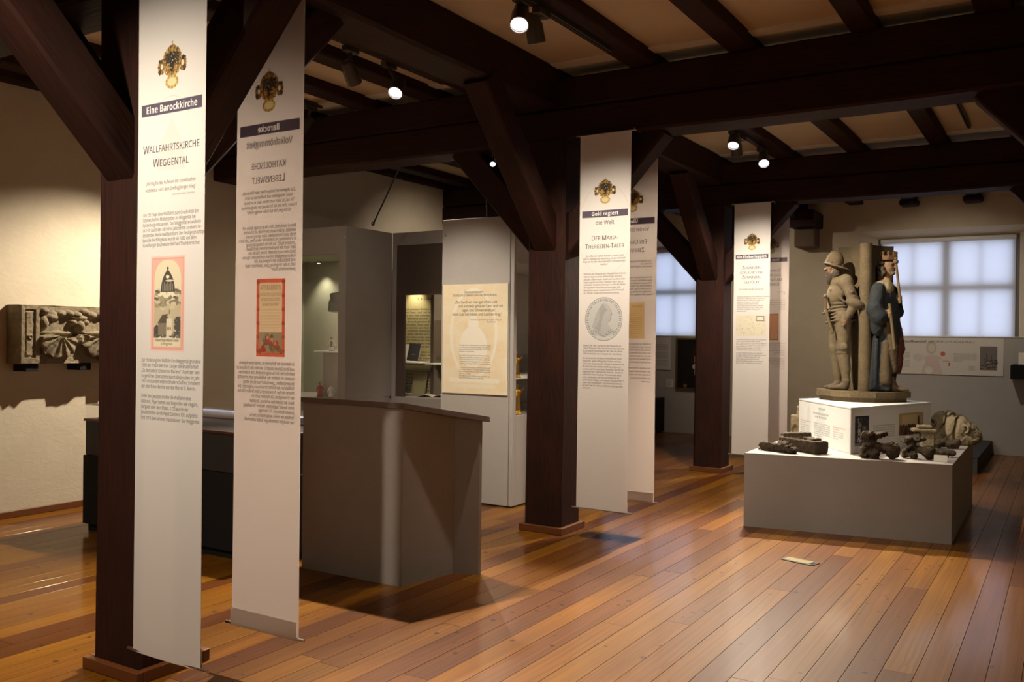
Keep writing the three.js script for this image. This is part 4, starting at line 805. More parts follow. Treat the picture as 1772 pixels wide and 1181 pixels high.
{ // case with the poster on its front
  const x0 = -5.26, x1 = -4.43, z1 = -7.2, z0 = -8.9;
  const t = thing('poster_showcase', 'tall pale showcase with a blank front and glazed aisle side next to middle post', 'showcase', [0, 0, 0]);
  mesh('front_panel', rbx(x0, x1 - 0.045, 0.012, TOP, z1 - 0.03, z1, 0.004), M.grey, t);
  mesh('corner_post', rbx(x1 - 0.04, x1, 0.012, TOP, z1 - 0.06, z1 - 0.004, 0.004), M.grey, t);
  mesh('plinth', rbx(x0 + 0.01, x1 - 0.01, 0, 0.012, z0, z1 - 0.01, 0.002), M.black, t);
  mesh('side_panel', bx(x0, x0 + 0.03, 0.012, TOP, z0, z1 - 0.03), M.grey, t);
  mesh('back_panel', bx(x0 + 0.03, x1, 0.012, TOP, z0 - 0.0, z0 + 0.03), M.grey, t);
  mesh('base', rbx(x0 + 0.03, x1, 0.012, 0.86, z0 + 0.03, z1 - 0.06, 0.004), M.grey, t);
  mesh('header', rbx(x0 + 0.03, x1, 2.3, TOP, z0 + 0.03, z1 - 0.06, 0.004), M.grey, t);
  mesh('glass_pane', bx(x1 - 0.012, x1 - 0.006, 0.86, 2.3, z0 + 0.03, z1 - 0.06), M.glass, t);
  mesh('shelf', rbx(x0 + 0.08, x1 - 0.03, 1.2, 1.212, z0 + 0.2, z1 - 0.1, 0.002), M.white, t);
  mesh('lock', cyl(0.012, 0.012, 0.014, 16).rotateX(Math.PI / 2).translate(-5.225, 2.59, z1 + 0.005), M.steel, t);
  downlight(t, -4.7, 2.3, -7.6, -4.7, 0.9, -7.6, 2.0);
  const post = canvasTex(640, 900, (c, W, H) => {
    const s = sheet(c, W, H, 0.748, 0, 1.053);
    c.fillStyle = '#f0e3c6'; c.fillRect(0, 0, W, H);
    let k = 21; const r = () => { k = (k * 16807) % 2147483647; return k / 2147483647; };
    const el = (x, y, a, b, f) => { c.fillStyle = f; c.beginPath(); c.ellipse(s.X(x), s.Y(y), a * s.sx, b * s.sy, 0, 0, 7); c.fill(); };
    for (let i = 0; i < 160; i++) el(r() * 0.75, r() * 1.05, 0.05 + r() * 0.05, 0.05, ['rgba(240,226,196,0.25)', 'rgba(235,212,168,0.25)'][i % 2]);
    c.strokeStyle = '#f4ecd8'; c.lineWidth = 26; c.beginPath(); c.ellipse(s.X(0.36), s.Y(0.58), 0.26 * s.sx, 0.42 * s.sy, 0, 0, 7); c.stroke();
    el(0.36, 0.45, 0.16, 0.2, '#f4eddd'); el(0.36, 0.66, 0.06, 0.1, '#f4eddd'); s.rect(0.08, 0.66, 0.11, 0.15, '#f3ecd9'); s.rect(0.12, 0.62, 0.06, 0.09, '#f0e6cc');
    const o = { align: 'center', fill: '#2f2a26' };
    s.caps('Übergeordnete', 0.36, 0.965, 0.027, { fill: '#2f2a26', fit: 0.24 }); s.caps('Vorderösterreichische Behörden', 0.37, 0.935, 0.027, { fill: '#2f2a26', fit: 0.52 });
    s.text('„(Ein Land) wo man gar schön Lust', 0.385, 0.868, 0.036, { ...o, slant: -0.2, fit: 0.49 }); s.text('und Kurzweil gehaben kann und mit', 0.44, 0.83, 0.036, { ...o, slant: -0.2, fit: 0.51 });
    s.text('Jagen und Schweinehätzen', 0.415, 0.79, 0.036, { ...o, slant: -0.2, fit: 0.38 }); s.text('seine Lust wol haben und suechen mag.“', 0.4, 0.75, 0.036, { ...o, slant: -0.2, fit: 0.57 });
    s.text('Beschreibung der Rottenburger Gegend, Anfang des', 0.68, 0.705, 0.017, { align: 'right', fill: '#5b5348' }); s.text('16. Jahrhunderts', 0.62, 0.685, 0.017, { align: 'right', fill: '#5b5348' });
    const L1 = ['Seit Beginn des 15. Jahrhunderts ist mit dem Titel Vogt', 'ein österreichischer Statthalter bezeugt. Er verwaltet die', 'niederösterreichische Grafschaft mit Titel und', 'Ämtern zu handeln.'], L2 = ['Von 1536 bis 1752 lag der Sitz der Oberösterreichischen', 'Regierung in Innsbruck und Ensisheim, Freiburg, später', 'für die Vorlande. Auch wurde während der Zeit', '„Repräsentation“ in Freiburg gegründet; 1759 und später', '„Regierung“ in Freiburg, die für die Lande zuständig war.'], L3 = ['1753 wurde die „Repräsentation“ und Hofkammer gegründet', 'und mit der „Regierung“ in Freiburg vereinigt. Nach der', 'österreichischen Verwaltung die Justiz und Rechnung blieb', 'dort bis zuletzt.', 'Die Regierung in Freiburg war auch für das', 'Oberamt Rottenburg zuständig.'];
    s.para(L1, 0.2, 0.46, 0.4, 0.018, { fit: 0.36 }); s.para(L2, 0.2, 0.362, 0.283, 0.018, { fit: 0.36 }); s.para(L3, 0.2, 0.246, 0.145, 0.018, { fit: 0.36 });
  });
  const p = thing('text_poster', 'cream text poster on the pale showcase front beginning Übergeordnete', 'poster', [-4.857, 1.052, z1]);
  mesh('board', rbx(-0.374, 0.374, 0, 1.053, 0.001, 0.016, 0.002), M.white, p);
  const pl = new THREE.PlaneGeometry(0.748, 1.053); pl.translate(0, 0.5265, 0.0168); mesh('print', pl, std({ map: post, roughness: 0.75 }), p);
}
// black stay cables from the cross beam down to the case tops
for (const [a, b, l] of [[V(-5.43, 3.235, -6.76), V(-6.09, TOP - 0.005, -7.13), 'black stay cable running from beam to figurine showcase'], [V(-4.5, 3.235, -6.77), V(-4.74, TOP + 0.004, -7.21), 'black stay cable running from beam to poster showcase']]) {
  const t = thing('stay_cable', l, 'cable', b.toArray());
  mesh('wire', tubeBetween(V(0, 0, 0), a.clone().sub(b), 0.008, 8), M.black, t);
  mesh('eyelet', new THREE.TorusGeometry(0.018, 0.005, 8, 16).translate(0, 0.01, 0), M.black, t);
}

// ---------- angled reading desk ----------
{
  const yTop = (x, z) => 1.135 + 0.185 * (z + 4.53);
  const t = thing('reading_desk', 'large grey angled reading desk with sloping top beside nearest banners', 'desk', [-4.0, 0, -4.8]);
  const sh = (p) => p.map(([x, z]) => [x + 4.0, z + 4.8]), f = (x, z) => yTop(x - 4.0, z - 4.8);
  mesh('body', planPrism(sh([[-4.47, -4.53], [-3.6, -4.53], [-3.53, -5.0], [-3.53, -5.09], [-4.47, -5.09]]), 0, (x, z) => f(x, z)), M.greyDark, t);
  mesh('side_fin', planPrism(sh([[-3.529, -4.995], [-3.37, -5.06], [-3.365, -5.085], [-3.529, -5.085]]), 0, (x, z) => f(x, z)), M.greyDark, t);
  mesh('sloping_top', planPrism(sh([[-4.5, -4.5], [-3.572, -4.5], [-3.335, -5.08], [-3.335, -5.13], [-4.5, -5.13]]), (x, z) => f(x, z) + 0.0005, (x, z) => f(x, z) + 0.034), std({ color: 0x6f605b, roughness: 0.5 }), t);
}
// ---------- carving tools: distance fields meshed by surface nets ----------
const len3 = (x, y, z) => Math.sqrt(x * x + y * y + z * z);
// tapered capsule between two points
const cap = (a, b, ra, rb = ra) => { const dx = b[0] - a[0], dy = b[1] - a[1], dz = b[2] - a[2], L = dx * dx + dy * dy + dz * dz || 1e-9; return (x, y, z) => { const t = Math.max(0, Math.min(1, ((x - a[0]) * dx + (y - a[1]) * dy + (z - a[2]) * dz) / L)); return len3(x - a[0] - t * dx, y - a[1] - t * dy, z - a[2] - t * dz) - (ra + (rb - ra) * t); }; };
const ell = (c, r, rotY = 0, rotZ = 0) => { const cy = Math.cos(rotY), sy = Math.sin(rotY), cz = Math.cos(rotZ), sz = Math.sin(rotZ), m = Math.min(...r); return (x, y, z) => { let X = x - c[0], Y = y - c[1], Z = z - c[2]; [X, Z] = [cy * X - sy * Z, sy * X + cy * Z]; [X, Y] = [cz * X + sz * Y, -sz * X + cz * Y]; const k = len3(X / r[0], Y / r[1], Z / r[2]); return (k - 1) * m; }; };
const rbox = (c, h, r = 0.01, rotY = 0, rotZ = 0) => { const cy = Math.cos(rotY), sy = Math.sin(rotY), cz = Math.cos(rotZ), sz = Math.sin(rotZ); return (x, y, z) => { let X = x - c[0], Y = y - c[1], Z = z - c[2]; [X, Z] = [cy * X - sy * Z, sy * X + cy * Z]; [X, Y] = [cz * X + sz * Y, -sz * X + cz * Y]; const a = Math.abs(X) - h[0] + r, b = Math.abs(Y) - h[1] + r, d = Math.abs(Z) - h[2] + r; return len3(Math.max(a, 0), Math.max(b, 0), Math.max(d, 0)) + Math.min(Math.max(a, b, d), 0) - r; }; };
const smin = (a, b, k) => { const h = Math.max(k - Math.abs(a - b), 0) / k; return Math.min(a, b) - h * h * k / 4; };
const join = (k, ...fs) => (x, y, z) => { let d = fs[0](x, y, z); for (let i = 1; i < fs.length; i++) d = smin(d, fs[i](x, y, z), k); return d; };
const cut = (f, g, k = 0.006) => (x, y, z) => -smin(-f(x, y, z), g(x, y, z), k);
const grainy = (f, amp, fr) => (x, y, z) => f(x, y, z) + amp * noise(x * fr, y * fr, z * fr);
function carve(f, lo, hi, cell) {
  const n = lo.map((l, i) => Math.ceil((hi[i] - l) / cell) + 1), [nx, ny, nz] = n, val = new Float32Array(nx * ny * nz);
  const at = (i, j, k) => (k * ny + j) * nx + i;
  for (let k = 0; k < nz; k++) for (let j = 0; j < ny; j++) for (let i = 0; i < nx; i++) val[at(i, j, k)] = f(lo[0] + i * cell, lo[1] + j * cell, lo[2] + k * cell);
  const vert = new Int32Array(nx * ny * nz).fill(-1), pos = [], idx = [];
  for (let k = 0; k < nz - 1; k++) for (let j = 0; j < ny - 1; j++) for (let i = 0; i < nx - 1; i++) {
    let mask = 0, sx = 0, sy = 0, sz = 0, c = 0; const v = [];
    for (let q = 0; q < 8; q++) { v[q] = val[at(i + (q & 1), j + (q >> 1 & 1), k + (q >> 2))]; if (v[q] < 0) mask |= 1 << q; }
    if (mask === 0 || mask === 255) continue;
    for (let a = 0; a < 8; a++) for (const bit of [1, 2, 4]) { if (a & bit) continue; const b = a | bit; if ((v[a] < 0) === (v[b] < 0)) continue; const t = v[a] / (v[a] - v[b]); sx += (a & 1) + (bit === 1 ? t : 0); sy += (a >> 1 & 1) + (bit === 2 ? t : 0); sz += (a >> 2) + (bit === 4 ? t : 0); c++; }
    vert[at(i, j, k)] = pos.length / 3; pos.push(lo[0] + (i + sx / c) * cell, lo[1] + (j + sy / c) * cell, lo[2] + (k + sz / c) * cell);
  }
  const quad = (a, b, c, d, flip) => { if (a < 0 || b < 0 || c < 0 || d < 0) return; flip ? idx.push(a, c, b, a, d, c) : idx.push(a, b, c, a, c, d); };
  for (let k = 1; k < nz - 1; k++) for (let j = 1; j < ny - 1; j++) for (let i = 1; i < nx - 1; i++) {
    const s = val[at(i, j, k)] < 0;
    if (s !== val[at(i + 1, j, k)] < 0) quad(vert[at(i, j - 1, k - 1)], vert[at(i, j, k - 1)], vert[at(i, j, k)], vert[at(i, j - 1, k)], !s);
    if (s !== val[at(i, j + 1, k)] < 0) quad(vert[at(i - 1, j, k - 1)], vert[at(i - 1, j, k)], vert[at(i, j, k)], vert[at(i, j, k - 1)], !s);
    if (s !== val[at(i, j, k + 1)] < 0) quad(vert[at(i - 1, j - 1, k)], vert[at(i, j - 1, k)], vert[at(i, j, k)], vert[at(i - 1, j, k)], !s);
  }
  const g = new THREE.BufferGeometry(); g.setAttribute('position', new THREE.Float32BufferAttribute(pos, 3)); g.setIndex(idx); g.computeVertexNormals();
  return boxUV(g, 1.7);
}
// ---------- plinth with the carved figures and stone fragments ----------
const PH = 0.63;
{
  const t = thing('display_plinth', 'big low grey plinth carrying the carved figures and stone fragments', 'plinth', [-1.6, 0, -8.8]);
  const sh = (p) => p.map(([x, z]) => [x + 1.6, z + 8.8]);
  const P = [[-2.372, -7.664], [-0.784, -7.917], [-0.81, -10.01], [-2.42, -9.98]];
  mesh('body', planPrism(sh(P), 0, PH - 0.012), M.greyDark, t);
  mesh('top', planPrism(sh(P), PH - 0.012, PH), M.greyDark, t);
}
const BOX = { C: [-1.592, -8.11], R: [-1.115, -9.35], B: [-1.76, -9.9], L: [-2.25, -9.0] };
{
  const t = thing('text_box', 'white printed box on the plinth under the carved figures', 'box', [-1.7, PH, -9.1]);
  const sh = (p) => p.map(([x, z]) => [x + 1.7, z + 9.1]), P = [BOX.C, BOX.R, BOX.B, BOX.L];
  mesh('body', planPrism(sh(P), 0, 0.39), M.white, t);
  mesh('lid', planPrism(sh(P.map(([x, z]) => [x + (x + 1.68) * 0.008, z + (z + 9.05) * 0.008])), 0.39, 0.402), M.white, t);
  const face = (A, Bq, name, tex) => {
    const [a, b] = sh([A, Bq]), L = Math.hypot(b[0] - a[0], b[1] - a[1]), g = new THREE.PlaneGeometry(L * 0.985, 0.375);
    g.rotateY(Math.atan2(-(b[1] - a[1]), b[0] - a[0]));
    const nx = -(b[1] - a[1]) / L, nz = (b[0] - a[0]) / L;
    g.translate((a[0] + b[0]) / 2 + nx * 0.002, 0.196, (a[1] + b[1]) / 2 + nz * 0.002);
    mesh(name, g, std({ map: tex, roughness: 0.6 }), t);
  };
  const left = canvasTex(1024, 384, (c, W, H) => {
    const s = sheet(c, W, H, 1.1, 0, 0.4); c.fillStyle = '#dddfdb'; c.fillRect(0, 0, W, H);
    const o = { align: 'center', fill: '#35322f' };
    s.text('WER IST WER?', 0.52, 0.345, 0.026, o); s.text('Die Marktbrunnenfiguren', 0.5, 0.295, 0.03, { ...o, fit: 0.34 }); s.text('in der Wissenschaft', 0.5, 0.262, 0.03, { ...o, fit: 0.26 });
    const ln = (x, y, n, m, w, fill) => { for (let i = 0; i < n; i++) s.text(['Bildhauer sind zu der Zeit noch', 'genannt vor den älteren Stücken', 'beginnt mit Brunnenfiguren aus', 'Kaiser und Ritter am Marktplatz', 'wurden vom Originale getrennt'][i % 5], x, y - i * 0.02, m, { fill, fit: w * (i === n - 1 ? 0.5 : 1) }); };
    ln(0.04, 0.2, 2, 0.019, 0.24, '#a33b34'); ln(0.04, 0.158, 6, 0.015, 0.2, '#6c6a66'); ln(0.36, 0.2, 7, 0.021, 0.34, '#5a5855'); ln(0.77, 0.2, 2, 0.019, 0.24, '#a33b34'); ln(0.77, 0.158, 4, 0.015, 0.2, '#6c6a66');
    c.fillStyle = 'rgba(150,160,175,0.18)'; for (const [x, w] of [[0.4, 0.16], [0.13, 0.08]]) { c.beginPath(); c.ellipse(s.X(x + 0.1), s.Y(0.18), w * s.sx * 0.6, 0.19 * s.sy, 0, 0, 7); c.fill(); }
  });
  face(BOX.L, BOX.C, 'text_print', left);
  const right = canvasTex(1024, 320, (c, W, H) => {
    const s = sheet(c, W, H, 1.33, 0, 0.4); c.fillStyle = '#dcdbd8'; c.fillRect(0, 0, W, H);
    let k = 31; const r = () => { k = (k * 16807) % 2147483647; return k / 2147483647; };
    const bl = (x, y, a, b, f) => { c.fillStyle = f; c.beginPath(); c.ellipse(s.X(x), s.Y(y), a * s.sx, b * s.sy, 0, 0, 7); c.fill(); };
    // black and white photograph of the figures
    c.save(); c.beginPath(); c.rect(s.X(0.05), s.Y(0.335), s.X(0.27) - s.X(0.05), s.Y(0.06) - s.Y(0.335)); c.clip(); s.rect(0.05, 0.27, 0.06, 0.335, '#232125');
    for (let i = 0; i < 26; i++) bl(0.125 + (r() - 0.5) * 0.05, 0.1 + r() * 0.2, 0.012, 0.022, ['#d9d9d8', '#b4b3b2', '#8f8e8e'][i % 3]); for (let i = 0; i < 22; i++) bl(0.205 + (r() - 0.5) * 0.06, 0.09 + r() * 0.15, 0.01, 0.02, ['#c9c9c8', '#9b9a9a', '#777676'][i % 3]); for (let i = 0; i < 16; i++) bl(0.05 + r() * 0.2, 0.075, 0.02, 0.012, ['#b9b8b8', '#8b8a8a'][i % 2]);
    for (let i = 0; i < 130; i++) bl(0.05 + r() * 0.22, 0.07 + r() * 0.26, 0.004, 0.012, ['#3a383b', '#6b6a6a', '#141316', '#232125'][i % 4]); c.restore();
    // sepia photograph of a gathering
    c.save(); c.beginPath(); c.rect(s.X(0.76), s.Y(0.33), s.X(1.2) - s.X(0.76), s.Y(0.115) - s.Y(0.33)); c.clip(); s.rect(0.76, 1.2, 0.115, 0.33, '#b49a72'); s.rect(0.82, 1.1, 0.22, 0.31, '#cdb88f');
    for (let i = 0; i < 70; i++) bl(0.77 + r() * 0.43, 0.12 + r() * 0.08, 0.02, 0.025, ['#3a2620', '#51382b', '#6b4c38'][i % 3]); for (let i = 0; i < 9; i++) bl(0.8 + i * 0.045, 0.2 + 0.012 * Math.sin(i * 3), 0.013, 0.016, '#4a332a'); bl(1.11, 0.24, 0.02, 0.06, '#4d3529'); c.restore();
    for (let i = 0; i < 6; i++) s.text(['Das Original des Marktbrunnens wurde', 'vor 1911 durch Kopien ersetzt und auf', 'dem Museumshof der Stadt aufgestellt', 'zusammen mit den Figuren bewahrt'][i % 4], 0.34, 0.225 - i * 0.021, 0.02, { fill: '#5f5c58', fit: 0.36 });
  });
  face(BOX.C, BOX.R, 'photo_print', right);
}

// colour-painted carving: each primitive carries a colour, the surface takes the nearest one's
function painted(list, k, lo, hi, cell, amp = 0, fr = 60) {
  const f = (x, y, z) => { let d = list[0][0](x, y, z); for (let i = 1; i < list.length; i++) d = smin(d, list[i][0](x, y, z), list[i][2] ?? k); return amp ? d + amp * noise(x * fr, y * fr, z * fr) : d; };
  const g = carve(f, lo, hi, cell), p = g.attributes.position, col = new Float32Array(p.count * 3), c = new THREE.Color();
  for (let i = 0; i < p.count; i++) {
    const x = p.getX(i), y = p.getY(i), z = p.getZ(i); let best = 1e9, b = 0;
    for (let j = 0; j < list.length; j++) { const d = list[j][0](x, y, z); if (d < best) { best = d; b = j; } }
    c.set(list[b][1]); const w = 1 + 0.22 * noise(x * 28, y * 28, z * 28) + 0.12 * noise(x * 90, y * 90, z * 90);
    col[3 * i] = c.r * w; col[3 * i + 1] = c.g * w; col[3 * i + 2] = c.b * w;
  }
  g.setAttribute('color', new THREE.BufferAttribute(col, 3));
  return g;
}
const carvedM = std({ vertexColors: true, color: 0xdad7d2, roughness: 0.85, bumpMap: stoneBump, bumpScale: 0.002 });
// a curled hand: palm at c, fingers wrapping round an upright grip; dir = way the fingers reach (x, z)
function hand(c, dx, dz, col, s = 1) {
  const out = [[ell(c, [0.026 * s, 0.034 * s, 0.024 * s]), col]];
  for (let i = 0; i < 4; i++) {
    const y = c[1] + (0.03 - i * 0.02) * s, l = [1, 1.12, 1.05, 0.85][i] * s, a = [c[0] + dx * 0.014, y, c[2] + dz * 0.014], b = [c[0] + dx * 0.042 * l, y - 0.004, c[2] + dz * 0.042 * l], e = [b[0] - dz * 0.026 * l, y - 0.008, b[2] + dx * 0.026 * l];
    out.push([cap(a, b, 0.0105 * s, 0.0095 * s), col, 0.006], [cap(b, e, 0.0095 * s, 0.008 * s), col, 0.006]);
  }
  out.push([cap([c[0], c[1] + 0.018, c[2]], [c[0] + dx * 0.03 - dz * 0.02, c[1] + 0.045 * s, c[2] + dz * 0.03 + dx * 0.02], 0.011 * s, 0.009 * s), col, 0.008]);
  return out;
}
{
  const t = thing('carved_figure_group', 'carved fountain column with an armoured knight and a crowned king', 'sculpture', [-1.7, PH + 0.402, -9.2], 0.183);
  // moulded many-sided base
  const poly = (r, k) => [...Array(12).keys()].map((i) => { const a = (i + 0.5) / 12 * Math.PI * 2, q = r * (i % 3 === k ? 0.93 : 1.0); return [Math.cos(a) * q, Math.sin(a) * q * 0.92]; });
  const base = mesh('base_slab', planPrism(poly(0.40, 1), 0, 0.045), M.statueStone, t);
  mesh('upper_slab', planPrism(poly(0.435, 1), 0.045, 0.098), M.statueStone, base);
  // column: front ridge with concave flanks
  const col = [];
  const arc = (a, b, c, n) => { for (let i = 0; i <= n; i++) { const u = i / n, w = 1 - u; col.push([w * w * a[0] + 2 * u * w * c[0] + u * u * b[0], w * w * a[1] + 2 * u * w * c[1] + u * u * b[1]]); } };
  for (let i = 0; i <= 10; i++) { const a = Math.PI * (1.15 - 1.3 * i / 10); col.push([0.014 + 0.056 * Math.cos(a), 0.2 + 0.056 * Math.sin(a)]); }
  arc([0.06, 0.16], [0.262, -0.13], [0.07, -0.08], 8); col.push([0.262, -0.17], [-0.242, -0.17]); arc([-0.242, -0.13], [-0.035, 0.16], [-0.045, -0.08], 8);
  const cg = toCreasedNormals(planPrism(col, 0.098, 1.49), 0.7);
  mesh('column', cg, M.statueStone, t);

  // knight, in profile looking left
  const S = '#76684f', S2 = '#695c46', SK = '#8d7459', z = 0.075;
  const kn = [
    [ell([-0.225, 1.03, z], [0.1, 0.135, 0.125]), S], [ell([-0.262, 1.0, z + 0.01], [0.075, 0.105, 0.1]), S], [ell([-0.215, 1.13, z], [0.085, 0.06, 0.135]), S],
    [cap([-0.22, 1.12, z], [-0.25, 1.22, z], 0.055, 0.045), S2],
    [cap([-0.215, 0.95, z], [-0.21, 0.87, z], 0.085, 0.088), S], [cap([-0.21, 0.88, z], [-0.205, 0.77, z], 0.095, 0.112), S2],
    [cap([-0.19, 0.80, z + 0.06], [-0.182, 0.52, z + 0.075], 0.082, 0.058), S], [cap([-0.182, 0.50, z + 0.075], [-0.15, 0.2, z + 0.07], 0.054, 0.036), S], [cap([-0.178, 0.42, z + 0.075], [-0.155, 0.3, z + 0.07], 0.056, 0.045), S],
    [ell([-0.19, 0.5, z + 0.078], [0.062, 0.05, 0.062]), S2, 0.008], [ell([-0.17, 0.515, z + 0.135], [0.034, 0.034, 0.018]), S, 0.008], [ell([-0.185, 0.455, z + 0.08], [0.062, 0.02, 0.058]), S2, 0.008],
    [cap([-0.235, 0.80, z - 0.06], [-0.26, 0.5, z - 0.06], 0.08, 0.055), S], [cap([-0.26, 0.5, z - 0.06], [-0.225, 0.18, z - 0.06], 0.052, 0.036), S],
    [cap([-0.15, 0.175, z + 0.07], [-0.17, 0.135, z + 0.07], 0.038, 0.04), S2], [cap([-0.165, 0.128, z + 0.07], [-0.30, 0.118, z + 0.085], 0.038, 0.014), S2],
    [cap([-0.225, 0.15, z - 0.06], [-0.235, 0.13, z - 0.06], 0.037, 0.038), S2], [cap([-0.235, 0.128, z - 0.06], [-0.345, 0.118, z - 0.06], 0.036, 0.015), S2],
    // near arm with shoulder plate and flared elbow guard, hand at the hip
    [ell([-0.165, 1.13, z + 0.125], [0.068, 0.075, 0.06]), S, 0.01], [cap([-0.16, 1.12, z + 0.13], [-0.085, 0.94, z + 0.16], 0.056, 0.05), S], [ell([-0.078, 0.925, z + 0.165], [0.09, 0.045, 0.06], 0, -0.3), S2, 0.005], [ell([-0.1, 1.0, z + 0.15], [0.064, 0.02, 0.06], 0, -0.5), S2, 0.006],
    [cap([-0.08, 0.915, z + 0.16], [-0.15, 0.79, z + 0.155], 0.046, 0.03), S], [cap([-0.138, 0.81, z + 0.157], [-0.146, 0.795, z + 0.156], 0.037, 0.037), S2, 0.006],
    ...hand([-0.168, 0.755, z + 0.158], -0.35, 0.25, SK),
    // far arm reaching forward to the sword
    [cap([-0.24, 1.1, z - 0.1], [-0.3, 0.94, z - 0.08], 0.055, 0.045), S], [cap([-0.3, 0.94, z - 0.08], [-0.325, 0.86, z + 0.03], 0.043, 0.03), S], ...hand([-0.33, 0.845, z + 0.055], 0.1, 0.9, SK),
  ];
  kn.push([(x, y, q) => Math.hypot(Math.hypot(x + 0.215, (q - z) * 0.95) - 0.093, (y - 0.925) * 1.0) - 0.012, S2, 0.004], [cap([-0.3, 1.06, z + 0.085], [-0.17, 0.94, z + 0.12], 0.012, 0.012), S2, 0.004], [cap([-0.155, 1.06, z + 0.16], [-0.105, 1.03, z + 0.2], 0.02, 0.02), S2, 0.006]);
  for (let i = 0; i < 5; i++) kn.push([(() => { const y = 0.9 - i * 0.032, c = [-0.21, y, z], r = 0.1 + i * 0.007; return (x, yy, zz) => Math.hypot(Math.hypot(x - c[0], zz - c[2]) - r, yy - y + 0.2 * Math.max(0, -0.21 - x)) - 0.011; })(), i % 2 ? S : S2, 0.004]);
  const knight = mesh('knight_figure', painted(kn, 0.02, [-0.42, 0.08, -0.16], [0.03, 1.3, 0.33], 0.0075, 0.002, 40), carvedM, t);
  const hx = -0.272, hz = z;
  const headF = [
    [ell([hx, 1.268, hz], [0.062, 0.078, 0.055]), SK], [cap([hx - 0.058, 1.285, hz], [hx - 0.082, 1.258, hz], 0.010, 0.013), SK, 0.008], [ell([hx - 0.052, 1.298, hz], [0.016, 0.008, 0.042]), SK, 0.006],
    [ell([hx - 0.05, 1.232, hz], [0.02, 0.006, 0.025]), '#7a5a48', 0.003], [ell([hx - 0.03, 1.275, hz + 0.05], [0.012, 0.022, 0.01]), SK, 0.006],
    [ell([hx - 0.032, 1.195, hz], [0.04, 0.058, 0.045]), '#4d4032', 0.01], [ell([hx - 0.045, 1.155, hz], [0.022, 0.045, 0.03]), '#453929', 0.012], [ell([hx + 0.02, 1.215, hz + 0.02], [0.04, 0.05, 0.05]), '#4d4032', 0.01],
    [cap([hx, 1.22, hz], [hx + 0.035, 1.12, hz], 0.045, 0.05), S2],
  ];
  mesh('knight_head', painted(headF, 0.012, [hx - 0.12, 1.08, hz - 0.09], [hx + 0.1, 1.36, hz + 0.1], 0.005, 0.006, 90), carvedM, knight);
  const helm = join(0.012, (x, y, q) => { const d = ell([hx + 0.005, 1.335, hz], [0.084, 0.1, 0.08], 0, -0.12)(x, y, q); return Math.max(d, 1.3 - 0.05 * (x - hx) - y); }, ell([hx + 0.022, 1.285, hz], [0.135, 0.02, 0.112], 0, -0.32), cap([hx - 0.02, 1.425, hz], [hx + 0.05, 1.41, hz], 0.012, 0.012));
  mesh('kettle_hat', carve(helm, [hx - 0.15, 1.2, hz - 0.13], [hx + 0.17, 1.47, hz + 0.13], 0.006), M.statueStone, knight);
  for (let i = 0; i < 10; i++) { const a = i / 10 * 6.283; mesh('rivet', new THREE.SphereGeometry(0.007, 8, 6).translate(hx + 0.008 + 0.086 * Math.cos(a), 1.315 - 0.026 * Math.cos(a), hz + 0.081 * Math.sin(a)), M.statueStone, knight); }
  mesh('sword', mergeGeometries([tubeBetween(V(-0.345, 0.99, z + 0.1), V(-0.335, 0.85, z + 0.1), 0.013), tubeBetween(V(-0.335, 0.85, z + 0.1), V(-0.275, 0.64, z + 0.14), 0.015), tubeBetween(V(-0.375, 0.83, z + 0.1), V(-0.295, 0.86, z + 0.1), 0.01), new THREE.SphereGeometry(0.02, 12, 8).translate(-0.346, 0.995, z + 0.1)].map((g) => { const n = g.toNonIndexed(); return n; })), M.statueStone, knight);

  // king, looking right
  const B = '#2a3034', B2 = '#20262a', O = '#5c4d35', F = '#9a7c5e', H = '#4b3d2c', Rd = '#5a2c22', kz = 0.09;
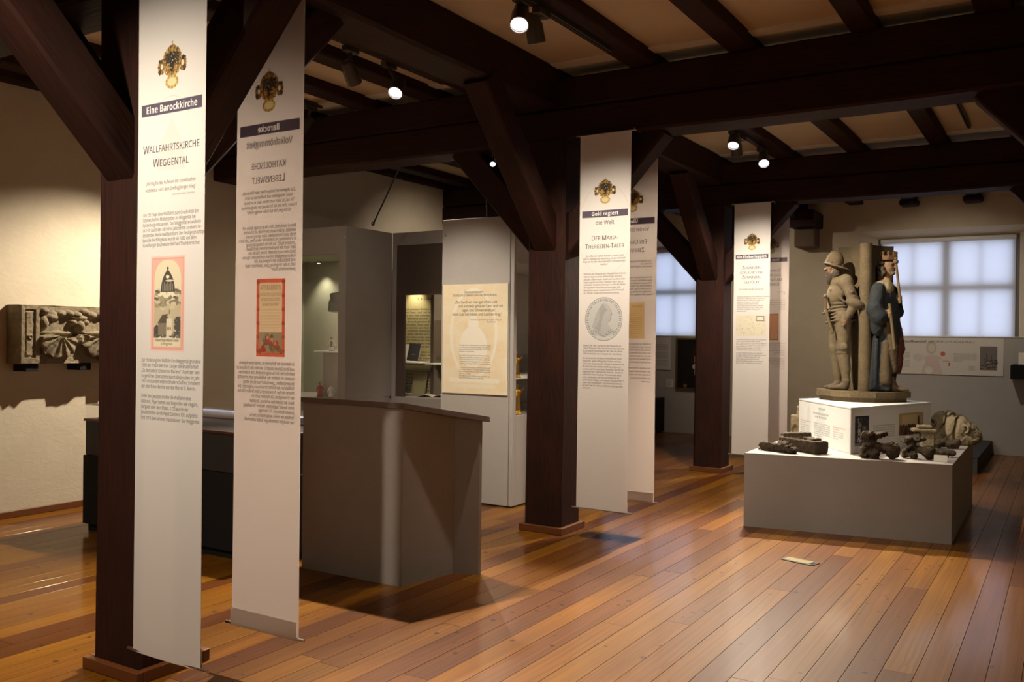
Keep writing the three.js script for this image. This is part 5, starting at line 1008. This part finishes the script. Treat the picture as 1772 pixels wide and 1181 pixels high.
  const kg = [
    [ell([0.185, 0.98, kz], [0.105, 0.14, 0.14]), B], [cap([0.19, 0.92, kz], [0.2, 0.62, kz], 0.115, 0.135), B], [cap([0.2, 0.62, kz], [0.17, 0.16, kz], 0.13, 0.115), B], [cap([0.10, 0.6, kz + 0.06], [0.085, 0.16, kz + 0.05], 0.06, 0.065), B2],
    [ell([0.165, 1.1, kz], [0.095, 0.05, 0.135]), '#9a8d6c', 0.01], [ell([0.2, 1.06, kz + 0.05], [0.06, 0.07, 0.09]), '#9a8d6c', 0.01], [cap([0.18, 1.1, kz], [0.205, 1.2, kz], 0.048, 0.042), F],
    // near arm in a wide sleeve, hand on a staff
    [cap([0.12, 1.05, kz + 0.13], [0.095, 0.86, kz + 0.17], 0.066, 0.07), B], [cap([0.095, 0.86, kz + 0.17], [0.135, 0.8, kz + 0.18], 0.075, 0.08), B2], [cap([0.12, 0.84, kz + 0.18], [0.19, 0.83, kz + 0.19], 0.05, 0.028), '#6c5f48', 0.008], ...hand([0.208, 0.825, kz + 0.19], 0.55, 0.35, F),
    [ell([0.115, 0.73, kz + 0.16], [0.06, 0.11, 0.045]), B2],
    // far arm, hand raised with the sceptre
    [cap([0.24, 1.05, kz - 0.08], [0.295, 0.85, kz - 0.04], 0.06, 0.055), B], [cap([0.295, 0.85, kz - 0.04], [0.3, 0.95, kz + 0.03], 0.055, 0.032), B2], ...hand([0.3, 0.97, kz + 0.04], 0.5, 0.4, F),
    // mantle edge falling in ochre folds, and the foot
    [cap([0.215, 0.86, kz + 0.12], [0.255, 0.5, kz + 0.12], 0.03, 0.045), O, 0.01], [cap([0.255, 0.5, kz + 0.12], [0.27, 0.3, kz + 0.1], 0.05, 0.03), O, 0.01], [cap([0.2, 0.55, kz + 0.13], [0.2, 0.2, kz + 0.12], 0.035, 0.05), O, 0.01], [cap([0.15, 0.75, kz + 0.13], [0.24, 0.6, kz + 0.13], 0.022, 0.02), O, 0.008],
    [cap([0.24, 0.2, kz + 0.07], [0.27, 0.135, kz + 0.07], 0.045, 0.038), '#6a5842'], [cap([0.265, 0.13, kz + 0.07], [0.39, 0.118, kz + 0.08], 0.034, 0.014), '#6a5842'],
    [cap([0.17, 0.17, kz - 0.04], [0.27, 0.12, kz - 0.04], 0.045, 0.018), '#6a5842'],
  ];
  for (let i = 0; i < 6; i++) kg.push([cap([0.09 + i * 0.028, 0.6 - 0.02 * (i % 2), kz + 0.11 + 0.02 * Math.sin(i * 2)], [0.07 + i * 0.03, 0.13, kz + 0.11 + 0.02 * Math.cos(i)], 0.016, 0.03), i % 2 ? B : B2, 0.012]);
  const king = mesh('king_figure', painted(kg, 0.02, [0.0, 0.08, -0.14], [0.45, 1.26, 0.36], 0.0085, 0.004, 36), carvedM, t);
  const fx = 0.215;
  const kh = [
    [ell([fx, 1.275, kz], [0.06, 0.08, 0.058]), F], [cap([fx + 0.052, 1.29, kz + 0.004], [fx + 0.074, 1.262, kz + 0.006], 0.009, 0.012), F, 0.007], [ell([fx + 0.05, 1.302, kz], [0.014, 0.007, 0.042]), F, 0.005], [ell([fx + 0.052, 1.238, kz + 0.004], [0.013, 0.006, 0.022]), '#84503f', 0.003], [ell([fx + 0.042, 1.212, kz], [0.02, 0.018, 0.026]), F, 0.01],
    [ell([fx + 0.046, 1.287, kz + 0.03], [0.01, 0.007, 0.013]), '#3a2c22', 0.003], [ell([fx + 0.046, 1.287, kz - 0.024], [0.01, 0.007, 0.013]), '#3a2c22', 0.003],
    [cap([fx, 1.22, kz], [fx - 0.02, 1.13, kz], 0.044, 0.044), F],
  ];
  let q = 5; const rq = () => { q = (q * 16807) % 2147483647; return q / 2147483647; };
  for (let i = 0; i < 26; i++) { const a = 1.55 + rq() * 3.1, yy = 1.34 - rq() * 0.19; kh.push([ell([fx - 0.012 + Math.cos(a) * 0.066, yy, kz + Math.sin(a) * 0.07], [0.026, 0.024, 0.024]), H, 0.006]); }
  const khg = painted(kh, 0.012, [fx - 0.14, 1.1, kz - 0.13], [fx + 0.11, 1.39, kz + 0.13], 0.0045, 0.002, 120);
  khg.translate(-fx, 0, -kz); khg.rotateY(-0.5); khg.translate(fx, 0, kz);
  mesh('king_head', khg, carvedM, king);
  const crown = [(x, y, zz) => { const r = Math.hypot(x - fx + 0.004, zz - kz); return Math.max(Math.abs(r - 0.066) - 0.009, Math.abs(y - 1.355) - 0.022); }];
  for (let i = 0; i < 8; i++) { const a = i / 8 * 6.283, cx = fx - 0.004 + 0.067 * Math.cos(a), cz = kz + 0.067 * Math.sin(a); crown.push(cap([cx, 1.37, cz], [cx * 1.005, 1.4, cz], 0.014, 0.008), ell([cx, 1.405, cz], [0.015, 0.015, 0.015]), ell([cx, 1.35, cz], [0.014, 0.012, 0.014])); }
  mesh('crown', carve(join(0.006, ...crown), [fx - 0.11, 1.31, kz - 0.11], [fx + 0.11, 1.44, kz + 0.11], 0.005), std({ color: 0x6a4c2c, roughness: 0.7 }), king);
  mesh('sceptre', mergeGeometries([tubeBetween(V(0.318, 0.93, kz + 0.07), V(0.275, 1.3, kz + 0.09), 0.012), new THREE.SphereGeometry(0.024, 12, 10).translate(0.273, 1.315, kz + 0.09), new THREE.SphereGeometry(0.016, 12, 10).translate(0.272, 1.345, kz + 0.09)]), std({ color: 0x6d573a, roughness: 0.7 }), king);
  mesh('staff', tubeBetween(V(0.222, 0.92, kz + 0.21), V(0.27, 0.5, kz + 0.2), 0.014), std({ color: 0x66553a, roughness: 0.8 }), king);
  mesh('red_cloak_lining', carve(grainy(join(0.03, ell([0.315, 0.52, kz - 0.02], [0.036, 0.21, 0.1]), ell([0.3, 0.4, kz + 0.03], [0.045, 0.12, 0.07]), cap([0.29, 0.72, kz], [0.335, 0.5, kz + 0.03], 0.02, 0.03)), 0.006, 30), [0.2, 0.24, -0.1], [0.4, 0.78, 0.28], 0.008), std({ color: Rd, roughness: 0.85 }), king);
}

// ---------- carved stone fragments on the plinth top ----------
function fragment(label, pos, turn, f, lo, hi, cell, m = M.darkStone, bumpy = 0.008, fr = 30) {
  const t = thing('stone_fragment', label, 'stone fragment', [pos[0], PH, pos[1]], turn);
  const g = (x, y, z) => Math.max(f(x, y, z) + bumpy * noise(x * fr, y * fr + pos[0] * 9, z * fr) + 0.9 * bumpy * Math.abs(noise(x * fr * 1.7 + 5, y * fr * 1.7, z * fr * 1.7)) + 0.4 * bumpy * noise(x * fr * 3.4, y * fr * 3.4, z * fr * 3.4), -y);
  mesh('stone', carve(g, [lo[0], -cell * 2, lo[1]], [hi[0], hi[2], lo[2] ?? hi[1]], cell), m, t);
  return t;
}
// crocketed finial lying down: leafy cross at one end, round knob at the other
const crocket = (s) => join(0.012 * s, ...[...Array(9).keys()].map((i) => ell([(-0.12 + 0.03 * (i % 3) + 0.015 * Math.sin(i * 7)) * s, (0.03 + 0.022 * i) * s, (0.05 - 0.025 * ((i * 5) % 4)) * s], [0.034 * s, 0.017 * s, 0.03 * s], i, 0.5 * Math.sin(i * 3))), ell([-0.07 * s, 0.1 * s, 0], [0.05 * s, 0.09 * s, 0.05 * s]), ell([-0.1 * s, 0.19 * s, 0.02], [0.05 * s, 0.035 * s, 0.04 * s]), ell([-0.01 * s, 0.19 * s, 0.01], [0.055 * s, 0.03 * s, 0.04 * s], 0, 0.3), ell([-0.12 * s, 0.05 * s, 0.03], [0.04 * s, 0.055 * s, 0.045 * s]), ell([-0.04 * s, 0.04 * s, 0.05], [0.045 * s, 0.045 * s, 0.04 * s]), ell([0.03 * s, 0.2 * s, -0.01], [0.035 * s, 0.022 * s, 0.03 * s]), cap([-0.04 * s, 0.1 * s, 0], [0.08 * s, 0.08 * s, 0.02], 0.035 * s, 0.045 * s), ell([0.1 * s, 0.075 * s, 0.02], [0.062 * s, 0.075 * s, 0.06 * s]));
fragment('dark crocketed stone fragment with a round knob, left of the two front ones', [-1.34, -8.0], 0.15, crocket(1), [-0.2, -0.14], [0.2, 0.16, 0.27], 0.006, M.darkStone, 0.012, 34);
fragment('smaller dark crocketed stone fragment beside the white card', [-1.06, -8.17], -0.1, crocket(0.82), [-0.18, -0.14], [0.18, 0.14, 0.23], 0.006, M.darkStone, 0.011, 38);
fragment('little flat dark stone leaf behind the white card', [-0.93, -8.42], 0.2, join(0.015, ell([-0.05, 0.035, 0], [0.05, 0.03, 0.04]), ell([0.03, 0.03, 0.01], [0.06, 0.03, 0.035]), ell([0.09, 0.035, 0], [0.035, 0.028, 0.03])), [-0.15, -0.08], [0.17, 0.08, 0.1], 0.0065);
fragment('long dark stone moulding block in front of the text box left face', [-1.99, -8.1], -0.62, cut(join(0.01, rbox([0, 0.055, 0], [0.24, 0.055, 0.075], 0.012), rbox([-0.1, 0.11, -0.01], [0.14, 0.045, 0.06], 0.012, 0, 0.1), rbox([0.08, 0.1, -0.01], [0.1, 0.03, 0.05], 0.01)), rbox([0.02, 0.15, 0.08], [0.2, 0.03, 0.03], 0.005)), [-0.32, -0.14], [0.32, 0.14, 0.2], 0.0075, M.darkStone, 0.008, 24);
fragment('dark carved stone bar with a leafy lump at the plinth front left corner', [-2.13, -7.92], -0.25, join(0.012, rbox([-0.1, 0.035, 0], [0.1, 0.035, 0.035], 0.006), ell([0.05, 0.05, 0.02], [0.07, 0.05, 0.055]), ell([0.11, 0.03, 0.03], [0.06, 0.035, 0.05]), ell([0.02, 0.07, 0], [0.045, 0.04, 0.04])), [-0.24, -0.1], [0.22, 0.13, 0.16], 0.006, M.darkStone, 0.016, 36);
{ // foliage scroll: a dome of crumpled, deeply undercut leaves
  const dome = join(0.03, ell([0.02, 0.12, 0], [0.2, 0.17, 0.15]), ell([-0.1, 0.1, 0.02], [0.13, 0.13, 0.12]), ell([0.15, 0.08, 0], [0.13, 0.11, 0.12]), ell([-0.02, 0.24, 0], [0.09, 0.07, 0.08]));
  const fold = (x, y, z) => dome(x, y, z) + 0.042 * (1 - Math.abs(Math.sin(15 * x + 7 * y + 1.6 * Math.sin(13 * y + 4 * z) + 1.3 * Math.sin(17 * x - 6 * z)))) ** 2 - 0.014;
  const curl = (c, q, ax) => (x, y, z) => { const X = x - c[0], Y = y - c[1], Z = z - c[2], u = X * Math.cos(ax) + Z * Math.sin(ax), v = Y, w = -X * Math.sin(ax) + Z * Math.cos(ax), a = Math.atan2(v, u), r = Math.hypot(u, v); return Math.max(Math.abs(r - q * (0.55 + 0.12 * a)) - 0.009, Math.abs(w) - 0.035); };
  fragment('large pale carved foliage scroll at the back right of the plinth', [-0.99, -9.55], 0.1, join(0.008, fold, curl([-0.13, 0.2, 0.1], 0.055, 0.3), curl([0.04, 0.27, 0.06], 0.05, -0.2), curl([0.16, 0.15, 0.1], 0.06, 0.5)), [-0.32, -0.26], [0.34, 0.26, 0.38], 0.0075, M.stone, 0.008, 34);
}
fragment('dark low carved stone strip in front of the foliage scroll', [-1.0, -9.1], 0.15, join(0.014, ...[...Array(6).keys()].map((i) => ell([-0.12 + i * 0.05, 0.04 + 0.015 * (i % 2), 0.01 * (i % 3)], [0.038, 0.045, 0.045]))), [-0.2, -0.09], [0.2, 0.09, 0.13], 0.007);
fragment('squat stone block with a projecting slab beside the box right face', [-1.09, -8.86], 0.35, join(0.004, rbox([0, 0.085, 0], [0.055, 0.085, 0.05], 0.008), rbox([-0.03, 0.18, 0], [0.1, 0.014, 0.07], 0.006), rbox([-0.02, 0.212, 0], [0.06, 0.014, 0.05], 0.006)), [-0.16, -0.1], [0.12, 0.1, 0.26], 0.007, M.stone, 0.004, 30);
fragment('small pale stone pinnacle standing behind the left edge of the text box', [-2.33, -9.3], 0.2, cut(join(0.006, rbox([0, 0.11, 0], [0.075, 0.11, 0.05], 0.01), rbox([0.03, 0.26, 0], [0.05, 0.05, 0.045], 0.012)), ell([-0.03, 0.06, 0.05], [0.03, 0.06, 0.03])), [-0.12, -0.09], [0.14, 0.09, 0.34], 0.008, M.stone, 0.004, 24);
{
  const t = thing('label_card', 'small white folded card standing at the front right of the plinth', 'card', [-0.89, PH, -8.1], 0.1);
  const a = bx(-0.05, 0.05, 0, 0.055, -0.001, 0.001); a.rotateX(-0.35); a.translate(0, 0, 0.022); mesh('front_leaf', a, M.paper, t);
  const b = bx(-0.05, 0.05, 0, 0.055, -0.001, 0.001); b.rotateX(0.35); b.translate(0, 0, -0.016); mesh('back_leaf', b, M.paper, t);
}
// ---------- window wall: grey panels, info boards, painting, small furniture ----------
{
  const g = thing('wall_panelling', 'long grey panelling below the right window behind the statue', 'panel', [-0.9, 0, ZF]);
  mesh('board', rbx(-1.75, 0.62, 0, 1.675, 0.002, 0.06, 0.004), M.grey, g); mesh('board', rbx(0.622, 2.6, 0, 1.675, 0.002, 0.06, 0.004), M.grey, g); mesh('cap_rail', rbx(-1.76, 2.6, 1.675, 1.69, 0.002, 0.07, 0.003), M.white, g);
  const h = thing('wall_panelling', 'grey panelling below the left window behind the farthest post', 'panel', [-6.3, 0, ZF]);
  mesh('board', rbx(-1.38, -0.2, 0, 1.645, 0.002, 0.06, 0.004), M.grey, h); mesh('board', rbx(-0.198, 1.2, 0, 1.645, 0.002, 0.06, 0.004), M.grey, h); mesh('cap_rail', rbx(-1.38, 1.21, 1.645, 1.66, 0.002, 0.07, 0.003), M.white, h);
  const boardOn = (name, label, cat, x0, x1, y0, y1, z, tex) => {
    const t = thing(name, label, cat, [(x0 + x1) / 2, y0, z]); const w = (x1 - x0) / 2;
    mesh('backing', rbx(-w, w, 0, y1 - y0, 0.001, 0.014, 0.002), M.white, t);
    const p = new THREE.PlaneGeometry(2 * w, y1 - y0); p.translate(0, (y1 - y0) / 2, 0.0148); mesh('print', p, std({ map: tex, roughness: 0.7 }), t);
    return t;
  };
  const musen = canvasTex(1024, 384, (c, W, H) => {
    const s = sheet(c, W, H, 1.52, 0, 0.55); c.fillStyle = '#d9d3cb'; c.fillRect(0, 0, W, H);
    const el = (x, y, a, b, f) => { c.fillStyle = f; c.beginPath(); c.ellipse(s.X(x), s.Y(y), a * s.sx, b * s.sy, 0, 0, 7); c.fill(); };
    el(0.58, 0.4, 0.07, 0.1, '#c4bcac'); el(0.58, 0.395, 0.045, 0.06, '#d6cdbd'); c.fillStyle = '#d3bfb6'; c.beginPath(); c.moveTo(s.X(0.53), s.Y(0.28)); c.lineTo(s.X(0.66), s.Y(0.28)); c.lineTo(s.X(0.74), s.Y(0)); c.lineTo(s.X(0.44), s.Y(0)); c.fill(); el(0.6, 0.24, 0.12, 0.05, '#d4c1b9'); el(0.4, 0.25, 0.07, 0.06, '#cfc7bc'); el(0.55, 0.06, 0.05, 0.06, '#ded6cc');
    el(0.735, 0.31, 0.032, 0.036, '#c96a58'); el(0.82, 0.165, 0.012, 0.014, '#b4463c'); el(0.82, 0.14, 0.009, 0.012, '#b4463c'); el(0.78, 0.2, 0.06, 0.012, '#cdb0a8');
    s.text('Vom Musenhof:', 0.19, 0.475, 0.05, { fill: '#3b3733', style: 'bold', fit: 0.33 }); s.text('MECHTHILD VON DER PFALZ', 0.535, 0.475, 0.046, { fill: '#55504b', fit: 0.62 });
    for (let i = 0; i < 12; i++) if (i !== 5) s.text('Mechthild wurde als Tochter des Kurfürsten geboren', 0.05, 0.31 - i * 0.019, 0.017, { fill: '#7d7770', fit: 0.24 }); for (let i = 0; i < 7; i++) s.text('In Rottenburg versammelte sie Dichter und Gelehrte', 0.87, 0.31 - i * 0.018, 0.017, { fill: '#7d7770', fit: i === 6 ? 0.12 : 0.31 });
    s.rect(1.08, 1.16, 0.07, 0.14, '#c9bfae'); s.rect(1.22, 1.44, 0.08, 0.43, '#77706c'); let k = 3; const r = () => { k = (k * 16807) % 2147483647; return k / 2147483647; };
    for (let i = 0; i < 120; i++) { const x = 1.23 + r() * 0.2, y = 0.09 + r() * 0.14; s.rect(x, x + 0.02, y, y + 0.015, ['#4b4744', '#8e8884', '#3b3735'][i % 3]); } s.rect(1.3, 1.315, 0.2, 0.33, '#55504d'); s.rect(1.36, 1.37, 0.2, 0.3, '#55504d');
  });
  boardOn('info_board', 'wide white board titled Vom Musenhof with a faint red figure', 'info board', -2.33, -0.81, 1.125, 1.665, ZF + 0.06, musen);
  const left = canvasTex(512, 256, (c, W, H) => { const s = sheet(c, W, H, 1.15, 0, 0.56); c.fillStyle = '#dcd6cd'; c.fillRect(0, 0, W, H); s.text('In Österreichs Diensten', 0.3, 0.49, 0.045, { fill: '#3b3733', fit: 0.8 }); for (let i = 0; i < 14; i++) if (i % 5 !== 4) { s.text('Die Grafschaft Hohenberg kam durch Kauf an Österreich', 0.74, 0.42 - i * 0.027, 0.019, { fill: '#6d6761', fit: 0.36 }); s.text('Die Stadt Rottenburg wurde Sitz einer Hauptmannschaft', 0.1, 0.42 - i * 0.027, 0.019, { fill: '#6d6761', fit: 0.4 }); } });
  boardOn('info_board', 'white text board left of the dark portrait below the left window', 'info board', -6.98, -5.83, 1.07, 1.64, ZF + 0.06, left);
  const small = canvasTex(128, 160, (c, W, H) => { c.fillStyle = '#dedad2'; c.fillRect(0, 0, W, H); c.fillStyle = '#6b665f'; for (let i = 0; i < 8; i++) c.fillRect(14, 20 + i * 15, 70 + (i * 37) % 30, 4); });
  boardOn('wall_label', 'small white label card on the grey panelling beside the portrait', 'label', -5.905, -5.79, 0.77, 0.91, ZF + 0.06, small);
  // oil portrait, mostly hidden by the farthest post
  const por = canvasTex(320, 448, (c, W, H) => {
    c.fillStyle = '#17130f'; c.fillRect(0, 0, W, H); const el = (x, y, a, b, f) => { c.fillStyle = f; c.beginPath(); c.ellipse(x * W, y * H, a * W, b * H, 0, 0, 7); c.fill(); };
    el(0.5, 0.85, 0.4, 0.38, '#1d1512'); el(0.5, 0.34, 0.15, 0.14, '#a98a70'); el(0.5, 0.24, 0.18, 0.1, '#2a1d14'); el(0.36, 0.38, 0.07, 0.17, '#2a1d14'); el(0.64, 0.38, 0.07, 0.17, '#2a1d14'); el(0.5, 0.55, 0.12, 0.07, '#cbbfae'); el(0.5, 0.66, 0.07, 0.1, '#b7a894'); el(0.455, 0.33, 0.025, 0.01, '#352419'); el(0.545, 0.33, 0.025, 0.01, '#352419'); el(0.5, 0.38, 0.016, 0.03, '#93735c'); el(0.5, 0.43, 0.035, 0.009, '#7c4a3c'); el(0.2, 0.95, 0.05, 0.04, '#8d715a'); el(0.3, 0.28, 0.1, 0.12, '#211912');
  });
  const t = thing('portrait_painting', 'dark oil portrait in a thin gilt frame behind the farthest post', 'painting', [-5.36, 0.735, ZF + 0.06]);
  const w = 0.375, H = 0.885, f = 0.035;
  mesh('frame', rbx(-w, w, 0, f, 0.001, 0.035, 0.006), M.brass, t); mesh('frame', rbx(-w, w, H - f, H, 0.001, 0.035, 0.006), M.brass, t); mesh('frame', rbx(-w, -w + f, f, H - f, 0.001, 0.035, 0.006), M.brass, t); mesh('frame', rbx(w - f, w, f, H - f, 0.001, 0.035, 0.006), M.brass, t);
  mesh('canvas', bx(-w + f, w - f, f, H - f, 0.001, 0.012), std({ color: 0x201a14 }), t); const pp = new THREE.PlaneGeometry(2 * w - 2 * f, H - 2 * f); pp.translate(0, H / 2, 0.0128); mesh('picture', pp, std({ map: por, roughness: 0.45 }), t);
}
{
  const t = thing('low_cabinet', 'black low cabinet with a glass hood at the far left wall panelling', 'cabinet', [-6.5, 0, -14.3]);
  mesh('body', rbx(-0.6, 0.6, 0.03, 0.6, -0.25, 0.25, 0.006), M.blackMatt, t); mesh('plinth', rbx(-0.57, 0.57, 0, 0.03, -0.22, 0.22, 0.004), M.blackMatt, t);
  mesh('glass_hood', bx(-0.59, 0.59, 0.6, 0.95, 0.235, 0.241), M.glass, t); mesh('glass_hood', bx(0.584, 0.59, 0.6, 0.95, -0.24, 0.235), M.glass, t); mesh('glass_lid', bx(-0.59, 0.59, 0.95, 0.956, -0.24, 0.241), M.glass, t);
  const p = thing('low_platform', 'dark grey low platform on the floor behind the plinth', 'platform', [-1.65, 0, -13.5]);
  const pm = std({ color: 0x2b2a2c, roughness: 0.7 }); mesh('body', rbx(-0.7, 0.7, 0, 0.185, -1.13, 1.13, 0.004), pm, p); mesh('top', rbx(-0.71, 0.71, 0.185, 0.2, -1.13, 1.14, 0.003), pm, p);
  const s = thing('wall_box', 'black wall box with a small white card at the right edge of the picture', 'wall box', [-0.35, 1.1, ZF + 0.06]);
  mesh('box', rbx(-0.36, 0.36, 0, 0.19, 0.001, 0.3, 0.006), M.blackMatt, s); mesh('tray', rbx(-0.34, 0.34, 0.19, 0.2, 0.02, 0.28, 0.003), std({ color: 0x2b2a2c }), s);
  const cg = bx(-0.27, 0.1, 0, 0.17, 0, 0.004); cg.rotateX(-0.2); cg.translate(0, 0.2, 0.15); mesh('card', cg, M.paper, s); mesh('card_foot', rbx(-0.2, 0.05, 0.2, 0.25, 0.1, 0.14, 0.002), M.white, s);
  const k = thing('wall_corbel', 'stone corbel and beam end on the far wall left of the window', 'corbel', [-3.55, 3.06, ZF]);
  mesh('corbel', rbx(-0.16, 0.16, 0, 0.3, 0.001, 0.32, 0.03), std({ color: 0x6b5a48, roughness: 0.9 }), k); mesh('beam_end', timber(V(0, 0.42, 0.001), V(0, 0.42, 0.62), 0.42, 0.24), M.oak, k);
  const v = thing('floor_socket', 'small brass floor socket plate set in the boards before the plinth', 'floor socket', [-1.645, 0, -6.67], -0.28);
  mesh('frame', rbx(-0.125, 0.125, 0, 0.006, -0.055, 0.055, 0.002), M.black, v); mesh('lid', rbx(-0.112, 0.085, 0.004, 0.0085, -0.044, 0.044, 0.0015), std({ color: 0x6a5f3e, metalness: 0.6, roughness: 0.5 }), v); mesh('slot', rbx(0.09, 0.114, 0.005, 0.007, -0.03, 0.03, 0.0005), M.blackMatt, v);
}
// ---------- things inside the showcases ----------
function figurine(label, pos, turn, h, robe, front, skin, hat) {
  const t = thing('figurine', label, 'figurine', pos, turn), s = h / 0.15;
  const lathe = (p) => new THREE.LatheGeometry(p.map(([a, b]) => new THREE.Vector2(a * s, b * s)), 20);
  const col = (c) => std({ color: c, roughness: 0.5 });
  mesh('base', lathe([[0.0, 0], [0.026, 0], [0.026, 0.005], [0, 0.005]]), col(0x3a342c), t);
  mesh('robe', lathe([[0, 0.005], [0.03, 0.006], [0.027, 0.03], [0.022, 0.06], [0.018, 0.075], [0.024, 0.1], [0.019, 0.112], [0.007, 0.118], [0, 0.118]]), col(robe), t);
  mesh('waistcoat', rbx(-0.009 * s, 0.009 * s, 0.03 * s, 0.105 * s, 0.012 * s, 0.0245 * s, 0.004 * s), col(front), t);
  for (const d of [-1, 1]) { const a = mesh('arm', tubeBetween(V(d * 0.021 * s, 0.104 * s, 0), V(d * 0.036 * s, 0.06 * s, 0.006 * s), 0.0075 * s, 10), col(robe), t); mesh('hand', new THREE.SphereGeometry(0.007 * s, 10, 8).translate(d * 0.037 * s, 0.055 * s, 0.007 * s), col(skin), a); }
  const head = mesh('head', new THREE.SphereGeometry(0.0125 * s, 16, 12).scale(1, 1.2, 1).translate(0, 0.13 * s, 0), col(skin), t);
  mesh('nose', new THREE.SphereGeometry(0.003 * s, 8, 6).translate(0, 0.13 * s, 0.0125 * s), col(skin), head);
  mesh('hat', lathe([[0, 0.139], [0.019, 0.139], [0.019, 0.142], [0.011, 0.143], [0.009, 0.15], [0, 0.151]]), col(hat), t);
}
figurine('figurine in a white coat and black hat on the showcase shelf', [-6.77, 1.43, -7.27], 0.75, 0.15, 0xd8d6d2, 0x5a1f24, 0xc79a7a, 0x151316);
figurine('red-robed figurine with white sleeves at the bottom of the left showcase', [-6.9, 0.931, -7.24], 0.7, 0.16, 0xa32a2c, 0xa32a2c, 0xc79a7a, 0x211a1a);
figurine('white figurine at the bottom of the left showcase by the stile', [-6.72, 0.931, -7.22], 0.7, 0.15, 0xe0ded8, 0xc9c6c0, 0xc79a7a, 0x8a8681);
{
  const t = thing('black_hat', 'folded black hat propped on a stand above the showcase shelf', 'hat', [-6.8, 1.43, -7.4], 0.9);
  mesh('stand', tubeBetween(V(0, 0, 0), V(0, 0.42, 0), 0.006), M.steel, t); mesh('stand_foot', cyl(0.04, 0.045, 0.008, 24).translate(0, 0.004, 0), M.steel, t);
  mesh('hat', carve(grainy(join(0.012, rbox([0.0, 0.585, 0], [0.085, 0.055, 0.035], 0.02, 0, 0.18), rbox([-0.01, 0.475, 0.01], [0.095, 0.06, 0.04], 0.02, 0, -0.12), cap([-0.07, 0.53, 0], [0.07, 0.535, 0], 0.03, 0.03)), 0.004, 20), [-0.15, 0.38, -0.1], [0.15, 0.68, 0.1], 0.007), std({ color: 0x0f0e11, roughness: 0.9 }), t);
}
function gilt(label, pos, h) {
  const t = thing('gilded_statuette', label, 'statuette', pos, 0.6), s = h / 0.3;
  const L = (p) => new THREE.LatheGeometry(p.map(([a, b]) => new THREE.Vector2(a * s, b * s)), 20);
  mesh('foot', L([[0, 0], [0.06, 0], [0.062, 0.012], [0.045, 0.02], [0.05, 0.035], [0.03, 0.05], [0, 0.05]]), M.gold, t);
  mesh('figure', carve(join(0.015 * s, cap([0, 0.05 * s, 0], [0, 0.17 * s, 0.01], 0.045 * s, 0.03 * s), ell([0, 0.2 * s, 0], [0.04 * s, 0.045 * s, 0.03 * s]), cap([-0.035 * s, 0.21 * s, 0], [-0.06 * s, 0.15 * s, 0.03], 0.014 * s, 0.012 * s), cap([0.035 * s, 0.21 * s, 0], [0.07 * s, 0.25 * s, 0.02], 0.014 * s, 0.01 * s), ell([0, 0.265 * s, 0.004], [0.02 * s, 0.026 * s, 0.021 * s]), ell([0, 0.29 * s, 0], [0.024 * s, 0.01 * s, 0.024 * s])), [-0.1 * s, 0.0, -0.08 * s], [0.1 * s, 0.32 * s, 0.09 * s], 0.006 * s), M.gold, t);
}
gilt('gilded statuette at the bottom of the glazed aisle side behind middle post', [-4.52, 0.861, -7.42], 0.3);
gilt('small gilded statuette on the glass shelf behind the middle post', [-4.53, 1.212, -7.42], 0.24);
camera.updateMatrixWorld();
renderer.render(scene, camera);
